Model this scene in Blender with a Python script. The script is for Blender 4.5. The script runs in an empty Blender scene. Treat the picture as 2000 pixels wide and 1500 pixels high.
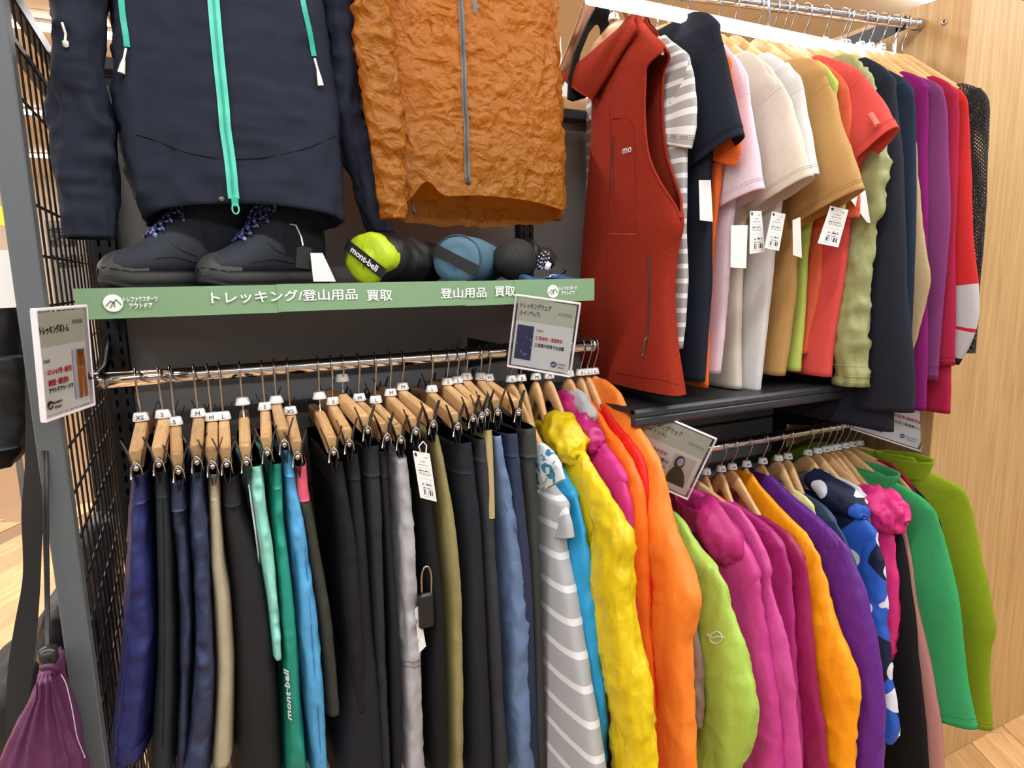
import bpy, math, random
import numpy as np
from mathutils import Matrix, Vector

# ---------------------------------------------------------------- camera, world, light, exposure
SC = bpy.context.scene
COL = SC.collection
EYE = np.array([0.0, 0.0, 1.45])
FPX, YAW, PITCH, ROLL = 1265.0, 25.95, -9.43, -0.94


def _axes():
    y, p, r = (math.radians(v) for v in (YAW, PITCH, ROLL))
    f = np.array([math.sin(y) * math.cos(p), math.cos(y) * math.cos(p), math.sin(p)])
    rt = np.array([math.cos(y), -math.sin(y), 0.0])
    up = np.cross(rt, f)
    return math.cos(r) * rt + math.sin(r) * up, -math.sin(r) * rt + math.cos(r) * up, f


AX_R, AX_U, AX_F = _axes()
_cam = bpy.data.cameras.new('camera')
cam = bpy.data.objects.new('camera', _cam)
COL.objects.link(cam)
cam.matrix_world = Matrix(((AX_R[0], AX_U[0], -AX_F[0], EYE[0]), (AX_R[1], AX_U[1], -AX_F[1], EYE[1]),
                           (AX_R[2], AX_U[2], -AX_F[2], EYE[2]), (0, 0, 0, 1)))
_cam.sensor_fit = 'HORIZONTAL'
_cam.sensor_width = 36.0
_cam.lens = FPX / 2000.0 * 36.0
_cam.clip_start = 0.02
SC.camera = cam

_w = bpy.data.worlds.new('store_ambient')
SC.world = _w
_w.use_nodes = True
_w.node_tree.nodes['Background'].inputs[0].default_value = (0.95, 0.98, 1.0, 1)
_w.node_tree.nodes['Background'].inputs[1].default_value = 0.40

SC.view_settings.view_transform = 'Standard'
SC.view_settings.look = 'None'
SC.view_settings.gamma = 1.0
SC.view_settings.use_curve_mapping = False
SC.view_settings.exposure = 0.0
TUBE_POWER = 21.0      # each ceiling tube, W
CEIL_Z = 3.02
# Y of the rows of ceiling tubes (spacing measured from the rows seen through the mesh)
TUBE_ROWS = (-2.2, 0.15, 2.55, 5.0, 7.4, 9.8)
TUBE_XS = (-6.2, -4.7, -3.2, -1.7, -0.2, 1.3, 2.8, 4.3)
for _y in TUBE_ROWS:
    for _x in TUBE_XS:
        if _y > 5.5 and _x > 1:
            continue
        _l = bpy.data.lights.new('tube_light', 'AREA')
        _l.shape = 'RECTANGLE'
        _l.size, _l.size_y = 1.25, 0.07
        _l.energy = TUBE_POWER
        _l.color = (0.955, 0.98, 1.0)
        _o = bpy.data.objects.new('tube_light', _l)
        COL.objects.link(_o)
        _o.location = (_x, _y, CEIL_Z - 0.075)

# ---------------------------------------------------------------- pixel rays (2000 x 1500 frame) to points at a real depth


def ray(x, y):
    return AX_F + AX_R * ((x - 1000.0) / FPX) - AX_U * ((y - 750.0) / FPX)


def PY(x, y, Y):
    d = ray(x, y)
    return EYE + d * ((Y - EYE[1]) / d[1])


def PX(x, y, X):
    d = ray(x, y)
    return EYE + d * ((X - EYE[0]) / d[0])


def PZ(x, y, Z):
    d = ray(x, y)
    return EYE + d * ((Z - EYE[2]) / d[2])


# ---------------------------------------------------------------- numpy noise
_rs = np.random.RandomState(7)
_PERM = _rs.rand(64, 64, 64).astype(np.float32)


def vnoise(P):
    """smooth value noise in -1..1 on an (...,3) array"""
    P = np.asarray(P, float)
    i = np.floor(P).astype(int)
    f = P - i
    f = f * f * (3 - 2 * f)
    i0 = i & 63
    i1 = (i + 1) & 63
    x0, y0, z0 = i0[..., 0], i0[..., 1], i0[..., 2]
    x1, y1, z1 = i1[..., 0], i1[..., 1], i1[..., 2]
    fx, fy, fz = f[..., 0], f[..., 1], f[..., 2]
    g = _PERM
    a = g[x0, y0, z0] * (1 - fx) + g[x1, y0, z0] * fx
    b = g[x0, y1, z0] * (1 - fx) + g[x1, y1, z0] * fx
    c = g[x0, y0, z1] * (1 - fx) + g[x1, y0, z1] * fx
    d = g[x0, y1, z1] * (1 - fx) + g[x1, y1, z1] * fx
    return ((a * (1 - fy) + b * fy) * (1 - fz) + (c * (1 - fy) + d * fy) * fz) * 2 - 1


def fbm(P, o=3):
    s, a = 0, 1.0
    P = np.asarray(P, float)
    for k in range(o):
        s = s + a * vnoise(P + 17.3 * k)
        P = P * 2.03
        a *= 0.5
    return s


def ridge(P, o=2):
    s, a = 0, 1.0
    P = np.asarray(P, float)
    for k in range(o):
        s = s + a * (1 - 2 * np.abs(vnoise(P + 9.1 * k)))
        P = P * 2.1
        a *= 0.5
    return s


# ---------------------------------------------------------------- mesh builder


class MB:
    def __init__(s):
        s.v, s.q, s.t, s.uv, s.n = [], [], [], [], 0
        s.mi_q, s.mi_t, s.sm_q, s.sm_t = [], [], [], []

    def add(s, V, Q=None, T=None, uv=None, mi=0, smooth=True):
        V = np.asarray(V, float).reshape(-1, 3)
        s.v.append(V)
        s.uv.append(np.zeros((len(V), 2)) if uv is None else np.asarray(uv, float).reshape(-1, 2))
        if Q is not None and len(Q):
            Q = np.asarray(Q, int).reshape(-1, 4)
            s.q.append(Q + s.n)
            s.mi_q.append(np.full(len(Q), mi))
            s.sm_q.append(np.full(len(Q), smooth))
        if T is not None and len(T):
            T = np.asarray(T, int).reshape(-1, 3)
            s.t.append(T + s.n)
            s.mi_t.append(np.full(len(T), mi))
            s.sm_t.append(np.full(len(T), smooth))
        s.n += len(V)
        return s

    def grid(s, G, wrap=True, cap0=False, cap1=False, mi=0, smooth=True, uvs=None, skip=None):
        """G[n,m,3]: n rings of m points"""
        G = np.asarray(G, float)
        n, m = G.shape[:2]
        idx = np.arange(n * m).reshape(n, m)
        jn = (np.arange(m) + 1) % m if wrap else np.arange(1, m)
        j = np.arange(m) if wrap else np.arange(m - 1)
        A, B = idx[:-1][:, j], idx[:-1][:, jn]
        C, D = idx[1:][:, jn], idx[1:][:, j]
        Q = np.stack([A, D, C, B], -1)
        if skip is not None:
            keep = np.array([[not skip(i, k) for k in range(Q.shape[1])] for i in range(Q.shape[0])])
            Q = Q[keep]
        Q = Q.reshape(-1, 4)
        V = G.reshape(-1, 3)
        if uvs is None:
            dl = np.linalg.norm(np.diff(G, axis=0), axis=2).mean(1)
            L = np.concatenate([[0], np.cumsum(dl)])
            dc = np.linalg.norm(np.diff(G, axis=1), axis=2).mean(0)
            Cc = np.concatenate([[0], np.cumsum(dc)])
            uvs = np.stack(np.meshgrid(Cc, L), -1)
        uv = uvs.reshape(-1, 2)
        T = []
        if cap0 or cap1:
            V = list(V)
            uv = list(uv)
            for on, r in ((cap0, 0), (cap1, n - 1)):
                if on:
                    V.append(G[r].mean(0))
                    uv.append(uvs[r].mean(0))
                    c = len(V) - 1
                    for k in range(m if wrap else m - 1):
                        T.append((idx[r, k], idx[r, (k + 1) % m], c))
        return s.add(V, Q, T, uv, mi, smooth)

    def box(s, lo, hi, mi=0, M=None):
        lo, hi = np.asarray(lo, float), np.asarray(hi, float)
        V = np.array([[(lo, hi)[i][0], (lo, hi)[j][1], (lo, hi)[k][2]] for i in (0, 1) for j in (0, 1) for k in (0, 1)])
        if M is not None:
            V = V @ np.asarray(M)[:3, :3].T + np.asarray(M)[:3, 3]
        Q = [(0, 1, 3, 2), (4, 6, 7, 5), (0, 4, 5, 1), (2, 3, 7, 6), (0, 2, 6, 4), (1, 5, 7, 3)]
        return s.add(V, Q, None, None, mi, False)

    def bbox(s, lo, hi, b=0.003, mi=0, M=None):
        """box with chamfered edges"""
        lo, hi = np.asarray(lo, float), np.asarray(hi, float)
        b = min(b, *(0.49 * (hi - lo)))
        rings = []
        for z, i in ((lo[2], b), (lo[2] + b, 0), (hi[2] - b, 0), (hi[2], b)):
            x0, x1, y0, y1 = lo[0] + i, hi[0] - i, lo[1] + i, hi[1] - i
            c = b
            rings.append([(x0 + c, y0, z), (x1 - c, y0, z), (x1, y0 + c, z), (x1, y1 - c, z), (x1 - c, y1, z), (x0 + c, y1, z),
                          (x0, y1 - c, z), (x0, y0 + c, z)])
        G = np.array(rings, float)
        if M is not None:
            M = np.asarray(M)
            G = G @ M[:3, :3].T + M[:3, 3]
        return s.grid(G, True, True, True, mi, False)

    def tube(s, P, r, m=8, cap=True, mi=0, smooth=True):
        P = np.asarray(P, float)
        r = np.broadcast_to(np.asarray(r, float), (len(P),))
        T = np.gradient(P, axis=0)
        T /= np.linalg.norm(T, axis=1)[:, None] + 1e-12
        up = np.array([0.03, 0.05, 1.0])
        if abs(T[0] @ up) > 0.9:
            up = np.array([1.0, 0.1, 0.05])
        N = np.zeros_like(P)
        n0 = np.cross(T[0], up)
        N[0] = n0 / np.linalg.norm(n0)
        for i in range(1, len(P)):
            v = N[i - 1] - T[i] * (N[i - 1] @ T[i])
            N[i] = v / (np.linalg.norm(v) + 1e-12)
        B = np.cross(T, N)
        a = np.linspace(0, 2 * math.pi, m, endpoint=False)
        G = P[:, None] + r[:, None, None] * (N[:, None] * np.cos(a)[None, :, None] + B[:, None] * np.sin(a)[None, :, None])
        return s.grid(G, True, cap, cap, mi, smooth)

    def lathe(s, prof, o, ax=(0, 0, 1), m=16, mi=0, smooth=True):
        ax = np.asarray(ax, float)
        ax /= np.linalg.norm(ax)
        e = np.cross(ax, (0.3, 0.9, 0.1) if abs(ax[2]) > .9 else (0, 0, 1.0))
        e /= np.linalg.norm(e)
        g = np.cross(ax, e)
        a = np.linspace(0, 2 * math.pi, m, endpoint=False)
        G = np.array([[np.asarray(o) + ax * h + r * (e * math.cos(t) + g * math.sin(t)) for t in a] for r, h in prof])
        return s.grid(G, True, True, True, mi, smooth)

    def build(s, name, mats, parent=None, origin=None):
        if not isinstance(mats, (list, tuple)):
            mats = [mats]
        V = np.concatenate(s.v)
        uv = np.concatenate(s.uv)
        org = np.asarray(parent['_o'] if (parent is not None and '_o' in parent) else (origin if origin is not None else (0, 0, 0)), float)
        V = V - org
        Q = np.concatenate(s.q) if s.q else np.zeros((0, 4), int)
        T = np.concatenate(s.t) if s.t else np.zeros((0, 3), int)
        me = bpy.data.meshes.new(name)
        me.vertices.add(len(V))
        me.vertices.foreach_set('co', V.astype(np.float32).ravel())
        lv = np.concatenate([Q.ravel(), T.ravel()]).astype(np.int32)
        me.loops.add(len(lv))
        me.loops.foreach_set('vertex_index', lv)
        npoly = len(Q) + len(T)
        me.polygons.add(npoly)
        st = np.concatenate([np.arange(len(Q)) * 4, len(Q) * 4 + np.arange(len(T)) * 3]).astype(np.int32)
        me.polygons.foreach_set('loop_start', st)
        me.polygons.foreach_set('loop_total', np.concatenate([np.full(len(Q), 4), np.full(len(T), 3)]).astype(np.int32))
        me.polygons.foreach_set('material_index', np.concatenate(s.mi_q + s.mi_t).astype(np.int32))
        me.polygons.foreach_set('use_smooth', np.concatenate(s.sm_q + s.sm_t).astype(bool))
        ul = me.uv_layers.new(name='UVMap')
        ul.data.foreach_set('uv', uv[lv].astype(np.float32).ravel())
        for m in mats:
            me.materials.append(m)
        me.update(calc_edges=True)
        me.validate()
        o = bpy.data.objects.new(name, me)
        COL.objects.link(o)
        if parent is not None:
            o.parent = parent
            if '_o' not in parent:
                pass
        elif origin is not None:
            o.location = origin
        if parent is not None and '_o' in parent:
            o['_o'] = list(org)
        elif origin is not None:
            o['_o'] = list(org)
        return o


def tag(o, label=None, cat=None, group=None, kind=None):
    if label:
        o['label'] = label
    if cat:
        o['category'] = cat
    if group:
        o['group'] = group
    if kind:
        o['kind'] = kind
    return o


def thing(name, label, cat, loc, group=None):
    o = bpy.data.objects.new(name, None)
    COL.objects.link(o)
    o.location = loc
    o.empty_display_size = 0.03
    o['_o'] = [float(v) for v in loc]
    return tag(o, label, cat, group)


# ---------------------------------------------------------------- materials


def lin(c):
    return tuple(((v / 255.0) / 12.92 if v / 255.0 <= 0.04045 else ((v / 255.0 + 0.055) / 1.055) ** 2.4) for v in c) + (1.0,)


_BVH = {}


def on_surf(objs, px, off=.002):
    """point where the sight line through a measured pixel meets one of the given meshes, lifted off the cloth"""
    from mathutils.bvhtree import BVHTree
    best = None
    for o in (objs if isinstance(objs, (list, tuple)) else [objs]):
        if o.name not in _BVH:
            me = o.data
            org = np.array(o['_o'])
            V = np.empty(len(me.vertices) * 3)
            me.vertices.foreach_get('co', V)
            V = V.reshape(-1, 3) + org
            _BVH[o.name] = BVHTree.FromPolygons([tuple(v) for v in V], [tuple(p.vertices) for p in me.polygons])
        d = ray(*px)
        d = d / np.linalg.norm(d)
        h = _BVH[o.name].ray_cast(Vector(EYE), Vector(d))
        if h[0] is not None and (best is None or h[3] < best[1]):
            n = np.array(h[1])
            if n @ d > 0:
                n = -n
            best = (np.array(h[0]) + n * off, h[3], n)
    return (None, None) if best is None else (best[0], best[2])


def child(root, *names):
    return [c for c in root.children if c.name.split('.')[0] in names]


def seam(root, parts, path, r, mat, name, off=.001, n=24, m=6):
    """a thin raised line of stitching, zip or cord lying on the cloth"""
    p = np.array(path, float)
    d = np.concatenate([[0], np.cumsum(np.linalg.norm(np.diff(p, axis=0), axis=1))])
    tt = np.linspace(0, d[-1], n)
    pts = []
    for t_ in tt:
        q, _ = on_surf(parts, (np.interp(t_, d, p[:, 0]), np.interp(t_, d, p[:, 1])), off)
        if q is not None:
            pts.append(q)
    if len(pts) < 3:
        return None
    P = np.array(pts)
    for _ in range(2):
        Q = P.copy()
        Q[1:-1] = (P[:-2] + 2 * P[1:-1] + P[2:]) / 4
        P = Q
    return MB().tube(P, r, m).build(name, mat, root)


def new_mat(name):
    m = bpy.data.materials.new(name)
    m.use_nodes = True
    nt = m.node_tree
    b = nt.nodes['Principled BSDF']
    return m, nt, b


def N(nt, t, **k):
    n = nt.nodes.new(t)
    for a, v in k.items():
        if a.startswith('i_'):
            n.inputs[a[2:].replace('_', ' ')].default_value = v
        else:
            setattr(n, a, v)
    return n


def plain(name, rgb, rough=0.5, metal=0.0, spec=None, bump=0, scale=200, coat=0):
    m, nt, b = new_mat(name)
    b.inputs['Base Color'].default_value = lin(rgb)
    b.inputs['Roughness'].default_value = rough
    b.inputs['Metallic'].default_value = metal
    if spec is not None:
        b.inputs['Specular IOR Level'].default_value = spec
    if coat:
        b.inputs['Coat Weight'].default_value = coat
    tc = N(nt, 'ShaderNodeTexCoord')
    nz = N(nt, 'ShaderNodeTexNoise', i_Scale=scale, i_Detail=3.0)
    nt.links.new(tc.outputs['Object'], nz.inputs['Vector'])
    mr = N(nt, 'ShaderNodeMapRange')
    mr.inputs['To Min'].default_value = max(rough - 0.06, 0.02)
    mr.inputs['To Max'].default_value = min(rough + 0.06, 1)
    nt.links.new(nz.outputs['Fac'], mr.inputs['Value'])
    nt.links.new(mr.outputs['Result'], b.inputs['Roughness'])
    if bump:
        bp = N(nt, 'ShaderNodeBump', i_Strength=bump, i_Distance=0.001)
        nt.links.new(nz.outputs['Fac'], bp.inputs['Height'])
        nt.links.new(bp.outputs['Normal'], b.inputs['Normal'])
    return m


FAB = {}


def fab(rgb, kind='cotton', var=0.10, key=None):
    """cloth: nylon (crinkled, slight shine), fleece (pile), cotton (knit), twill, heather"""
    k = (tuple(rgb), kind, key)
    if k in FAB:
        return FAB[k]
    m, nt, b = new_mat('cloth_' + kind)
    L = nt.links.new
    tc = N(nt, 'ShaderNodeTexCoord')
    base = lin(rgb)
    if max(rgb) < 70:
        base = tuple(v * 0.8 for v in base[:3]) + (1.0,)
    nz = N(nt, 'ShaderNodeTexNoise', i_Scale={'fleece': 260.0, 'heather': 420.0}.get(kind, 90.0), i_Detail=4.0, i_Roughness=0.65)
    L(tc.outputs['Object'], nz.inputs['Vector'])
    mix = N(nt, 'ShaderNodeMix', data_type='RGBA')
    v = {'fleece': 0.28, 'heather': 0.30}.get(kind, var)
    mix.inputs[6].default_value = tuple(c * (1 - v) for c in base[:3]) + (1,)
    mix.inputs[7].default_value = tuple(min(c * (1 + v) + 0.002, 1) for c in base[:3]) + (1,)
    L(nz.outputs['Fac'], mix.inputs[0])
    L(mix.outputs[2], b.inputs['Base Color'])
    b.inputs['Roughness'].default_value = {'nylon': 0.48, 'fleece': 0.95, 'twill': 0.8, 'satin': 0.42}.get(kind, 0.85)
    b.inputs['Specular IOR Level'].default_value = {'nylon': 0.4, 'satin': 0.5, 'fleece': 0.1}.get(kind, 0.22)
    if kind in ('fleece', 'heather', 'cotton'):
        b.inputs['Sheen Weight'].default_value = 0.35 if kind == 'fleece' else 0.15
        b.inputs['Sheen Tint'].default_value = base
        b.inputs['Sheen Roughness'].default_value = 0.5
    if kind in ('nylon', 'satin'):
        mpn = N(nt, 'ShaderNodeMapping')
        mpn.inputs['Scale'].default_value = (1.0, 1.0, 0.55)
        L(tc.outputs['Object'], mpn.inputs['Vector'])
        hs = []
        for sc_, wt in ((17.0, -1.0), (44.0, -0.4)):
            vo = N(nt, 'ShaderNodeTexNoise', i_Scale=sc_, i_Detail=1.5, i_Distortion=0.5)
            L(mpn.outputs[0], vo.inputs['Vector'])
            sb = N(nt, 'ShaderNodeMath', operation='SUBTRACT')
            L(vo.outputs['Fac'], sb.inputs[0])
            sb.inputs[1].default_value = 0.5
            ab = N(nt, 'ShaderNodeMath', operation='ABSOLUTE')
            L(sb.outputs[0], ab.inputs[0])
            ml = N(nt, 'ShaderNodeMath', operation='MULTIPLY')
            L(ab.outputs[0], ml.inputs[0])
            ml.inputs[1].default_value = wt
            hs.append(ml.outputs[0])
        ad = N(nt, 'ShaderNodeMath', operation='ADD')
        L(hs[0], ad.inputs[0])
        L(hs[1], ad.inputs[1])
        bp = N(nt, 'ShaderNodeBump', i_Strength=0.3 if kind == 'nylon' else 0.45, i_Distance=0.018)
        L(ad.outputs[0], bp.inputs['Height'])
        L(bp.outputs['Normal'], b.inputs['Normal'])
    else:
        bp = N(nt, 'ShaderNodeBump', i_Strength={'fleece': 0.55, 'twill': 0.2}.get(kind, 0.25), i_Distance=0.003 if kind == 'fleece' else 0.0015)
        n2 = N(nt, 'ShaderNodeTexNoise', i_Scale={'fleece': 330.0}.get(kind, 500.0), i_Detail=2.0)
        L(tc.outputs['Object'], n2.inputs['Vector'])
        L(n2.outputs['Fac'], bp.inputs['Height'])
        L(bp.outputs['Normal'], b.inputs['Normal'])
    FAB[k] = m
    return m


def ramp_mat(name, coord, build, rough=0.8, kind=None):
    """cloth whose colour is a procedural print: build(nt, uv_socket, obj_socket) -> colour socket"""
    m, nt, b = new_mat(name)
    tc = N(nt, 'ShaderNodeTexCoord')
    col = build(nt, tc.outputs['UV'], tc.outputs['Object'])
    nt.links.new(col, b.inputs['Base Color'])
    b.inputs['Roughness'].default_value = rough
    b.inputs['Specular IOR Level'].default_value = 0.3
    nz = N(nt, 'ShaderNodeTexNoise', i_Scale=30.0, i_Detail=5.0)
    nt.links.new(tc.outputs['Object'], nz.inputs['Vector'])
    bp = N(nt, 'ShaderNodeBump', i_Strength=0.25, i_Distance=0.006)
    nt.links.new(nz.outputs['Fac'], bp.inputs['Height'])
    nt.links.new(bp.outputs['Normal'], b.inputs['Normal'])
    return m


def stripes(name, c0, c1, period, duty, off=0.0):
    def bld(nt, uv, ob):
        sp = N(nt, 'ShaderNodeSeparateXYZ')
        nt.links.new(uv, sp.inputs[0])
        a = N(nt, 'ShaderNodeMath', operation='ADD')
        a.inputs[1].default_value = off
        nt.links.new(sp.outputs['Y'], a.inputs[0])
        d = N(nt, 'ShaderNodeMath', operation='DIVIDE')
        d.inputs[1].default_value = period
        nt.links.new(a.outputs[0], d.inputs[0])
        f = N(nt, 'ShaderNodeMath', operation='FRACT')
        nt.links.new(d.outputs[0], f.inputs[0])
        l = N(nt, 'ShaderNodeMath', operation='LESS_THAN')
        l.inputs[1].default_value = duty
        nt.links.new(f.outputs[0], l.inputs[0])
        mx = N(nt, 'ShaderNodeMix', data_type='RGBA')
        mx.inputs[6].default_value = lin(c0)
        mx.inputs[7].default_value = lin(c1)
        nt.links.new(l.outputs[0], mx.inputs[0])
        return mx.outputs[2]
    return ramp_mat(name, 'UV', bld)


def dots_mat():
    def bld(nt, uv, ob):
        L = nt.links.new
        mp = N(nt, 'ShaderNodeMapping')
        mp.inputs['Scale'].default_value = (1, 1, 1)
        L(ob, mp.inputs['Vector'])
        vo = N(nt, 'ShaderNodeTexVoronoi', i_Scale=13.0, i_Randomness=0.35)
        L(mp.outputs[0], vo.inputs['Vector'])
        lt = N(nt, 'ShaderNodeMath', operation='LESS_THAN')
        lt.inputs[1].default_value = 0.37
        L(vo.outputs['Distance'], lt.inputs[0])
        n2 = N(nt, 'ShaderNodeTexVoronoi', i_Scale=8.0)
        L(ob, n2.inputs['Vector'])
        sp = N(nt, 'ShaderNodeSeparateColor')
        L(n2.outputs['Color'], sp.inputs[0])
        g = N(nt, 'ShaderNodeMath', operation='GREATER_THAN')
        g.inputs[1].default_value = 0.66
        L(sp.outputs[0], g.inputs[0])
        m1 = N(nt, 'ShaderNodeMix', data_type='RGBA')
        m1.inputs[6].default_value = lin((44, 92, 190))
        m1.inputs[7].default_value = lin((22, 30, 58))
        L(g.outputs[0], m1.inputs[0])
        m2 = N(nt, 'ShaderNodeMix', data_type='RGBA')
        L(lt.outputs[0], m2.inputs[0])
        L(m1.outputs[2], m2.inputs[6])
        m2.inputs[7].default_value = lin((222, 226, 232))
        return m2.outputs[2]
    return ramp_mat('cloth_polka_dot', 'Object', bld, 0.55)


def blotch_mat(name, cols, scale, thr=(0.45, 0.56)):
    def bld(nt, uv, ob):
        L = nt.links.new
        nz = N(nt, 'ShaderNodeTexNoise', i_Scale=scale, i_Detail=2.0, i_Distortion=1.5)
        L(ob, nz.inputs['Vector'])
        cr = N(nt, 'ShaderNodeValToRGB')
        cr.color_ramp.interpolation = 'CONSTANT'
        e = cr.color_ramp.elements
        e[0].color = lin(cols[0])
        e[1].position = thr[0]
        e[1].color = lin(cols[1])
        x = e.new(thr[1])
        x.color = lin(cols[2])
        L(nz.outputs['Fac'], cr.inputs[0])
        return cr.outputs[0]
    return ramp_mat(name, 'Object', bld)


def wood(name, c0, c1, scale=6.0, axis='X', rough=0.45, stretch=14.0):
    m, nt, b = new_mat(name)
    L = nt.links.new
    tc = N(nt, 'ShaderNodeTexCoord')
    mp = N(nt, 'ShaderNodeMapping')
    s = [stretch] * 3
    s['XYZ'.index(axis)] = 1.0
    mp.inputs['Scale'].default_value = s
    L(tc.outputs['Object'], mp.inputs['Vector'])
    nz = N(nt, 'ShaderNodeTexNoise', i_Scale=scale, i_Detail=6.0, i_Roughness=0.65, i_Distortion=0.6)
    L(mp.outputs[0], nz.inputs['Vector'])
    cr = N(nt, 'ShaderNodeValToRGB')
    cr.color_ramp.elements[0].position = 0.3
    cr.color_ramp.elements[0].color = lin(c0)
    cr.color_ramp.elements[1].position = 0.7
    cr.color_ramp.elements[1].color = lin(c1)
    L(nz.outputs['Fac'], cr.inputs[0])
    oi = N(nt, 'ShaderNodeObjectInfo')
    hs = N(nt, 'ShaderNodeHueSaturation')
    mr = N(nt, 'ShaderNodeMapRange')
    mr.inputs['To Min'].default_value = 0.86
    mr.inputs['To Max'].default_value = 1.14
    L(oi.outputs['Random'], mr.inputs['Value'])
    L(mr.outputs[0], hs.inputs['Value'])
    L(cr.outputs[0], hs.inputs['Color'])
    L(hs.outputs[0], b.inputs['Base Color'])
    b.inputs['Roughness'].default_value = rough
    bp = N(nt, 'ShaderNodeBump', i_Strength=0.08, i_Distance=0.002)
    L(nz.outputs['Fac'], bp.inputs['Height'])
    L(bp.outputs[0], b.inputs['Normal'])
    return m


def emit(name, rgb, s):
    m, nt, b = new_mat(name)
    b.inputs['Base Color'].default_value = lin(rgb)
    b.inputs['Emission Color'].default_value = lin(rgb)
    b.inputs['Emission Strength'].default_value = s
    return m


M = {}
M['dark_metal'] = plain('dark_metal', (58, 62, 66), 0.5, 0.0, 0.4)
M['post_grey'] = plain('post_grey', (92, 98, 101), 0.45, 0.0, 0.4, 0.05, 400)
M['black_metal'] = plain('black_metal', (30, 32, 35), 0.42, 0.0, 0.45)
M['panel_grey'] = plain('panel_grey', (132, 131, 130), 0.42, 0.0, 0.45)
M['chrome'] = plain('chrome', (225, 225, 228), 0.10, 1.0)
M['steel'] = plain('steel', (190, 190, 192), 0.2, 1.0)
M['dark_steel'] = plain('dark_steel', (70, 70, 72), 0.3, 1.0)
M['white_plastic'] = plain('white_plastic', (238, 238, 236), 0.4)
M['paper'] = plain('paper', (236, 236, 234), 0.8)
M['black_plastic'] = plain('black_plastic', (26, 26, 28), 0.45)
M['ink'] = plain('ink', (28, 28, 30), 0.8)
M['red_ink'] = plain('red_ink', (200, 45, 40), 0.8)
M['grey_ink'] = plain('grey_ink', (150, 150, 148), 0.8)
M['white_ink'] = plain('white_ink', (244, 246, 244), 0.7)
M['sign_green'] = plain('sign_green', (125, 158, 122), 0.6, 0, 0.3)
M['hanger_wood'] = wood('hanger_wood', (196, 150, 98), (226, 184, 130), 30, 'Y', 0.35, 8)
M['hanger_wood_dark'] = wood('hanger_wood_dark', (124, 74, 34), (156, 98, 50), 30, 'Z', 0.35, 8)
M['panel_wood'] = wood('panel_wood', (168, 132, 84), (202, 166, 114), 3.0, 'Z', 0.5, 22)
M['plank_wood'] = wood('plank_wood', (186, 138, 84), (222, 182, 128), 4.0, 'X', 0.35, 12)
M['cord_white'] = fab((226, 224, 218), 'cotton')
# ---------------------------------------------------------------- the setting


def struct(o, label=None):
    return tag(o, label, None, None, 'structure')


floor = struct(MB().box((-8, -4, -0.06), (6.5, 12, -0.006)).build('floor', plain('floor_base', (150, 112, 70), 0.5), None, (0, 0, 0)),
               'light oak plank floor')
# planks where the photograph shows the floor
_rng = random.Random(3)
_pl_mesh = {}


def plank_area(ang, x0, x1, y0, y1, w=0.12, ln=0.9, centre=(0, 0)):
    ca, sa = math.cos(ang), math.sin(ang)
    R = max(x1 - x0, y1 - y0)
    nrow = int(R / w) + 2
    for r in range(-nrow, nrow):
        off = _rng.random() * ln
        for k in range(-int(R / ln) - 2, int(R / ln) + 2):
            lx, ly = k * ln + off, r * w
            X = centre[0] + ca * lx - sa * ly
            Y = centre[1] + sa * lx + ca * ly
            if not (x0 < X < x1 and y0 < Y < y1):
                continue
            if 'p' not in _pl_mesh:
                o = MB().bbox((-ln / 2 + .001, -w / 2 + .0008, -0.008), (ln / 2 - .001, w / 2 - .0008, 0.0), 0.0015).build('plank', M['plank_wood'], floor)
                _pl_mesh['p'] = o
            else:
                o = _pl_mesh['p'].copy()
                COL.objects.link(o)
                o.parent = floor
            o.location = (X, Y, _rng.uniform(-.0006, .0))
            o.rotation_euler = (0, 0, ang)


plank_area(math.radians(62), -2.9, 0.9, .8, 4.6, 0.15, 0.95, (-1, 2.5))
plank_area(math.radians(62), 1.0, 3.4, -0.3, 1.8, 0.15, 0.95, (2.2, .8))

CEIL_MAT = plain('ceiling_tan', (234, 220, 194), 0.85)
ceiling = struct(MB().box((-8, -4, CEIL_Z), (6.5, 12, CEIL_Z + .05)).build('ceiling', plain('ceiling_seam', (120, 104, 84), 0.9), None, (0, 0, 0)), 'tan panel ceiling')
_cp = None
for i in range(-4, 4):
    for j in range(0, 7):
        if _cp is None:
            _cp = o = MB().bbox((-.895, -.895, -.012), (.895, .895, 0), .003).build('ceiling_panel', CEIL_MAT, ceiling)
        else:
            o = _cp.copy()
            COL.objects.link(o)
            o.parent = ceiling
        o.location = (i * 1.8 + .6, j * 1.8 + .3, CEIL_Z)
WALL = plain('wall_paint', (206, 190, 166), 0.9)
struct(MB().box((-8, 11.9, 0), (6.5, 12, CEIL_Z)).build('wall_back', WALL, None, (0, 0, 0)), 'pale far wall of the shop')
struct(MB().box((-8.1, -4, 0), (-8, 12, CEIL_Z)).build('wall_left', WALL, None, (0, 0, 0)), 'pale wall far to the left')
struct(MB().box((6.5, -4, 0), (6.6, 12, CEIL_Z)).build('wall_right', WALL, None, (0, 0, 0)), 'pale wall far to the right')

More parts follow.
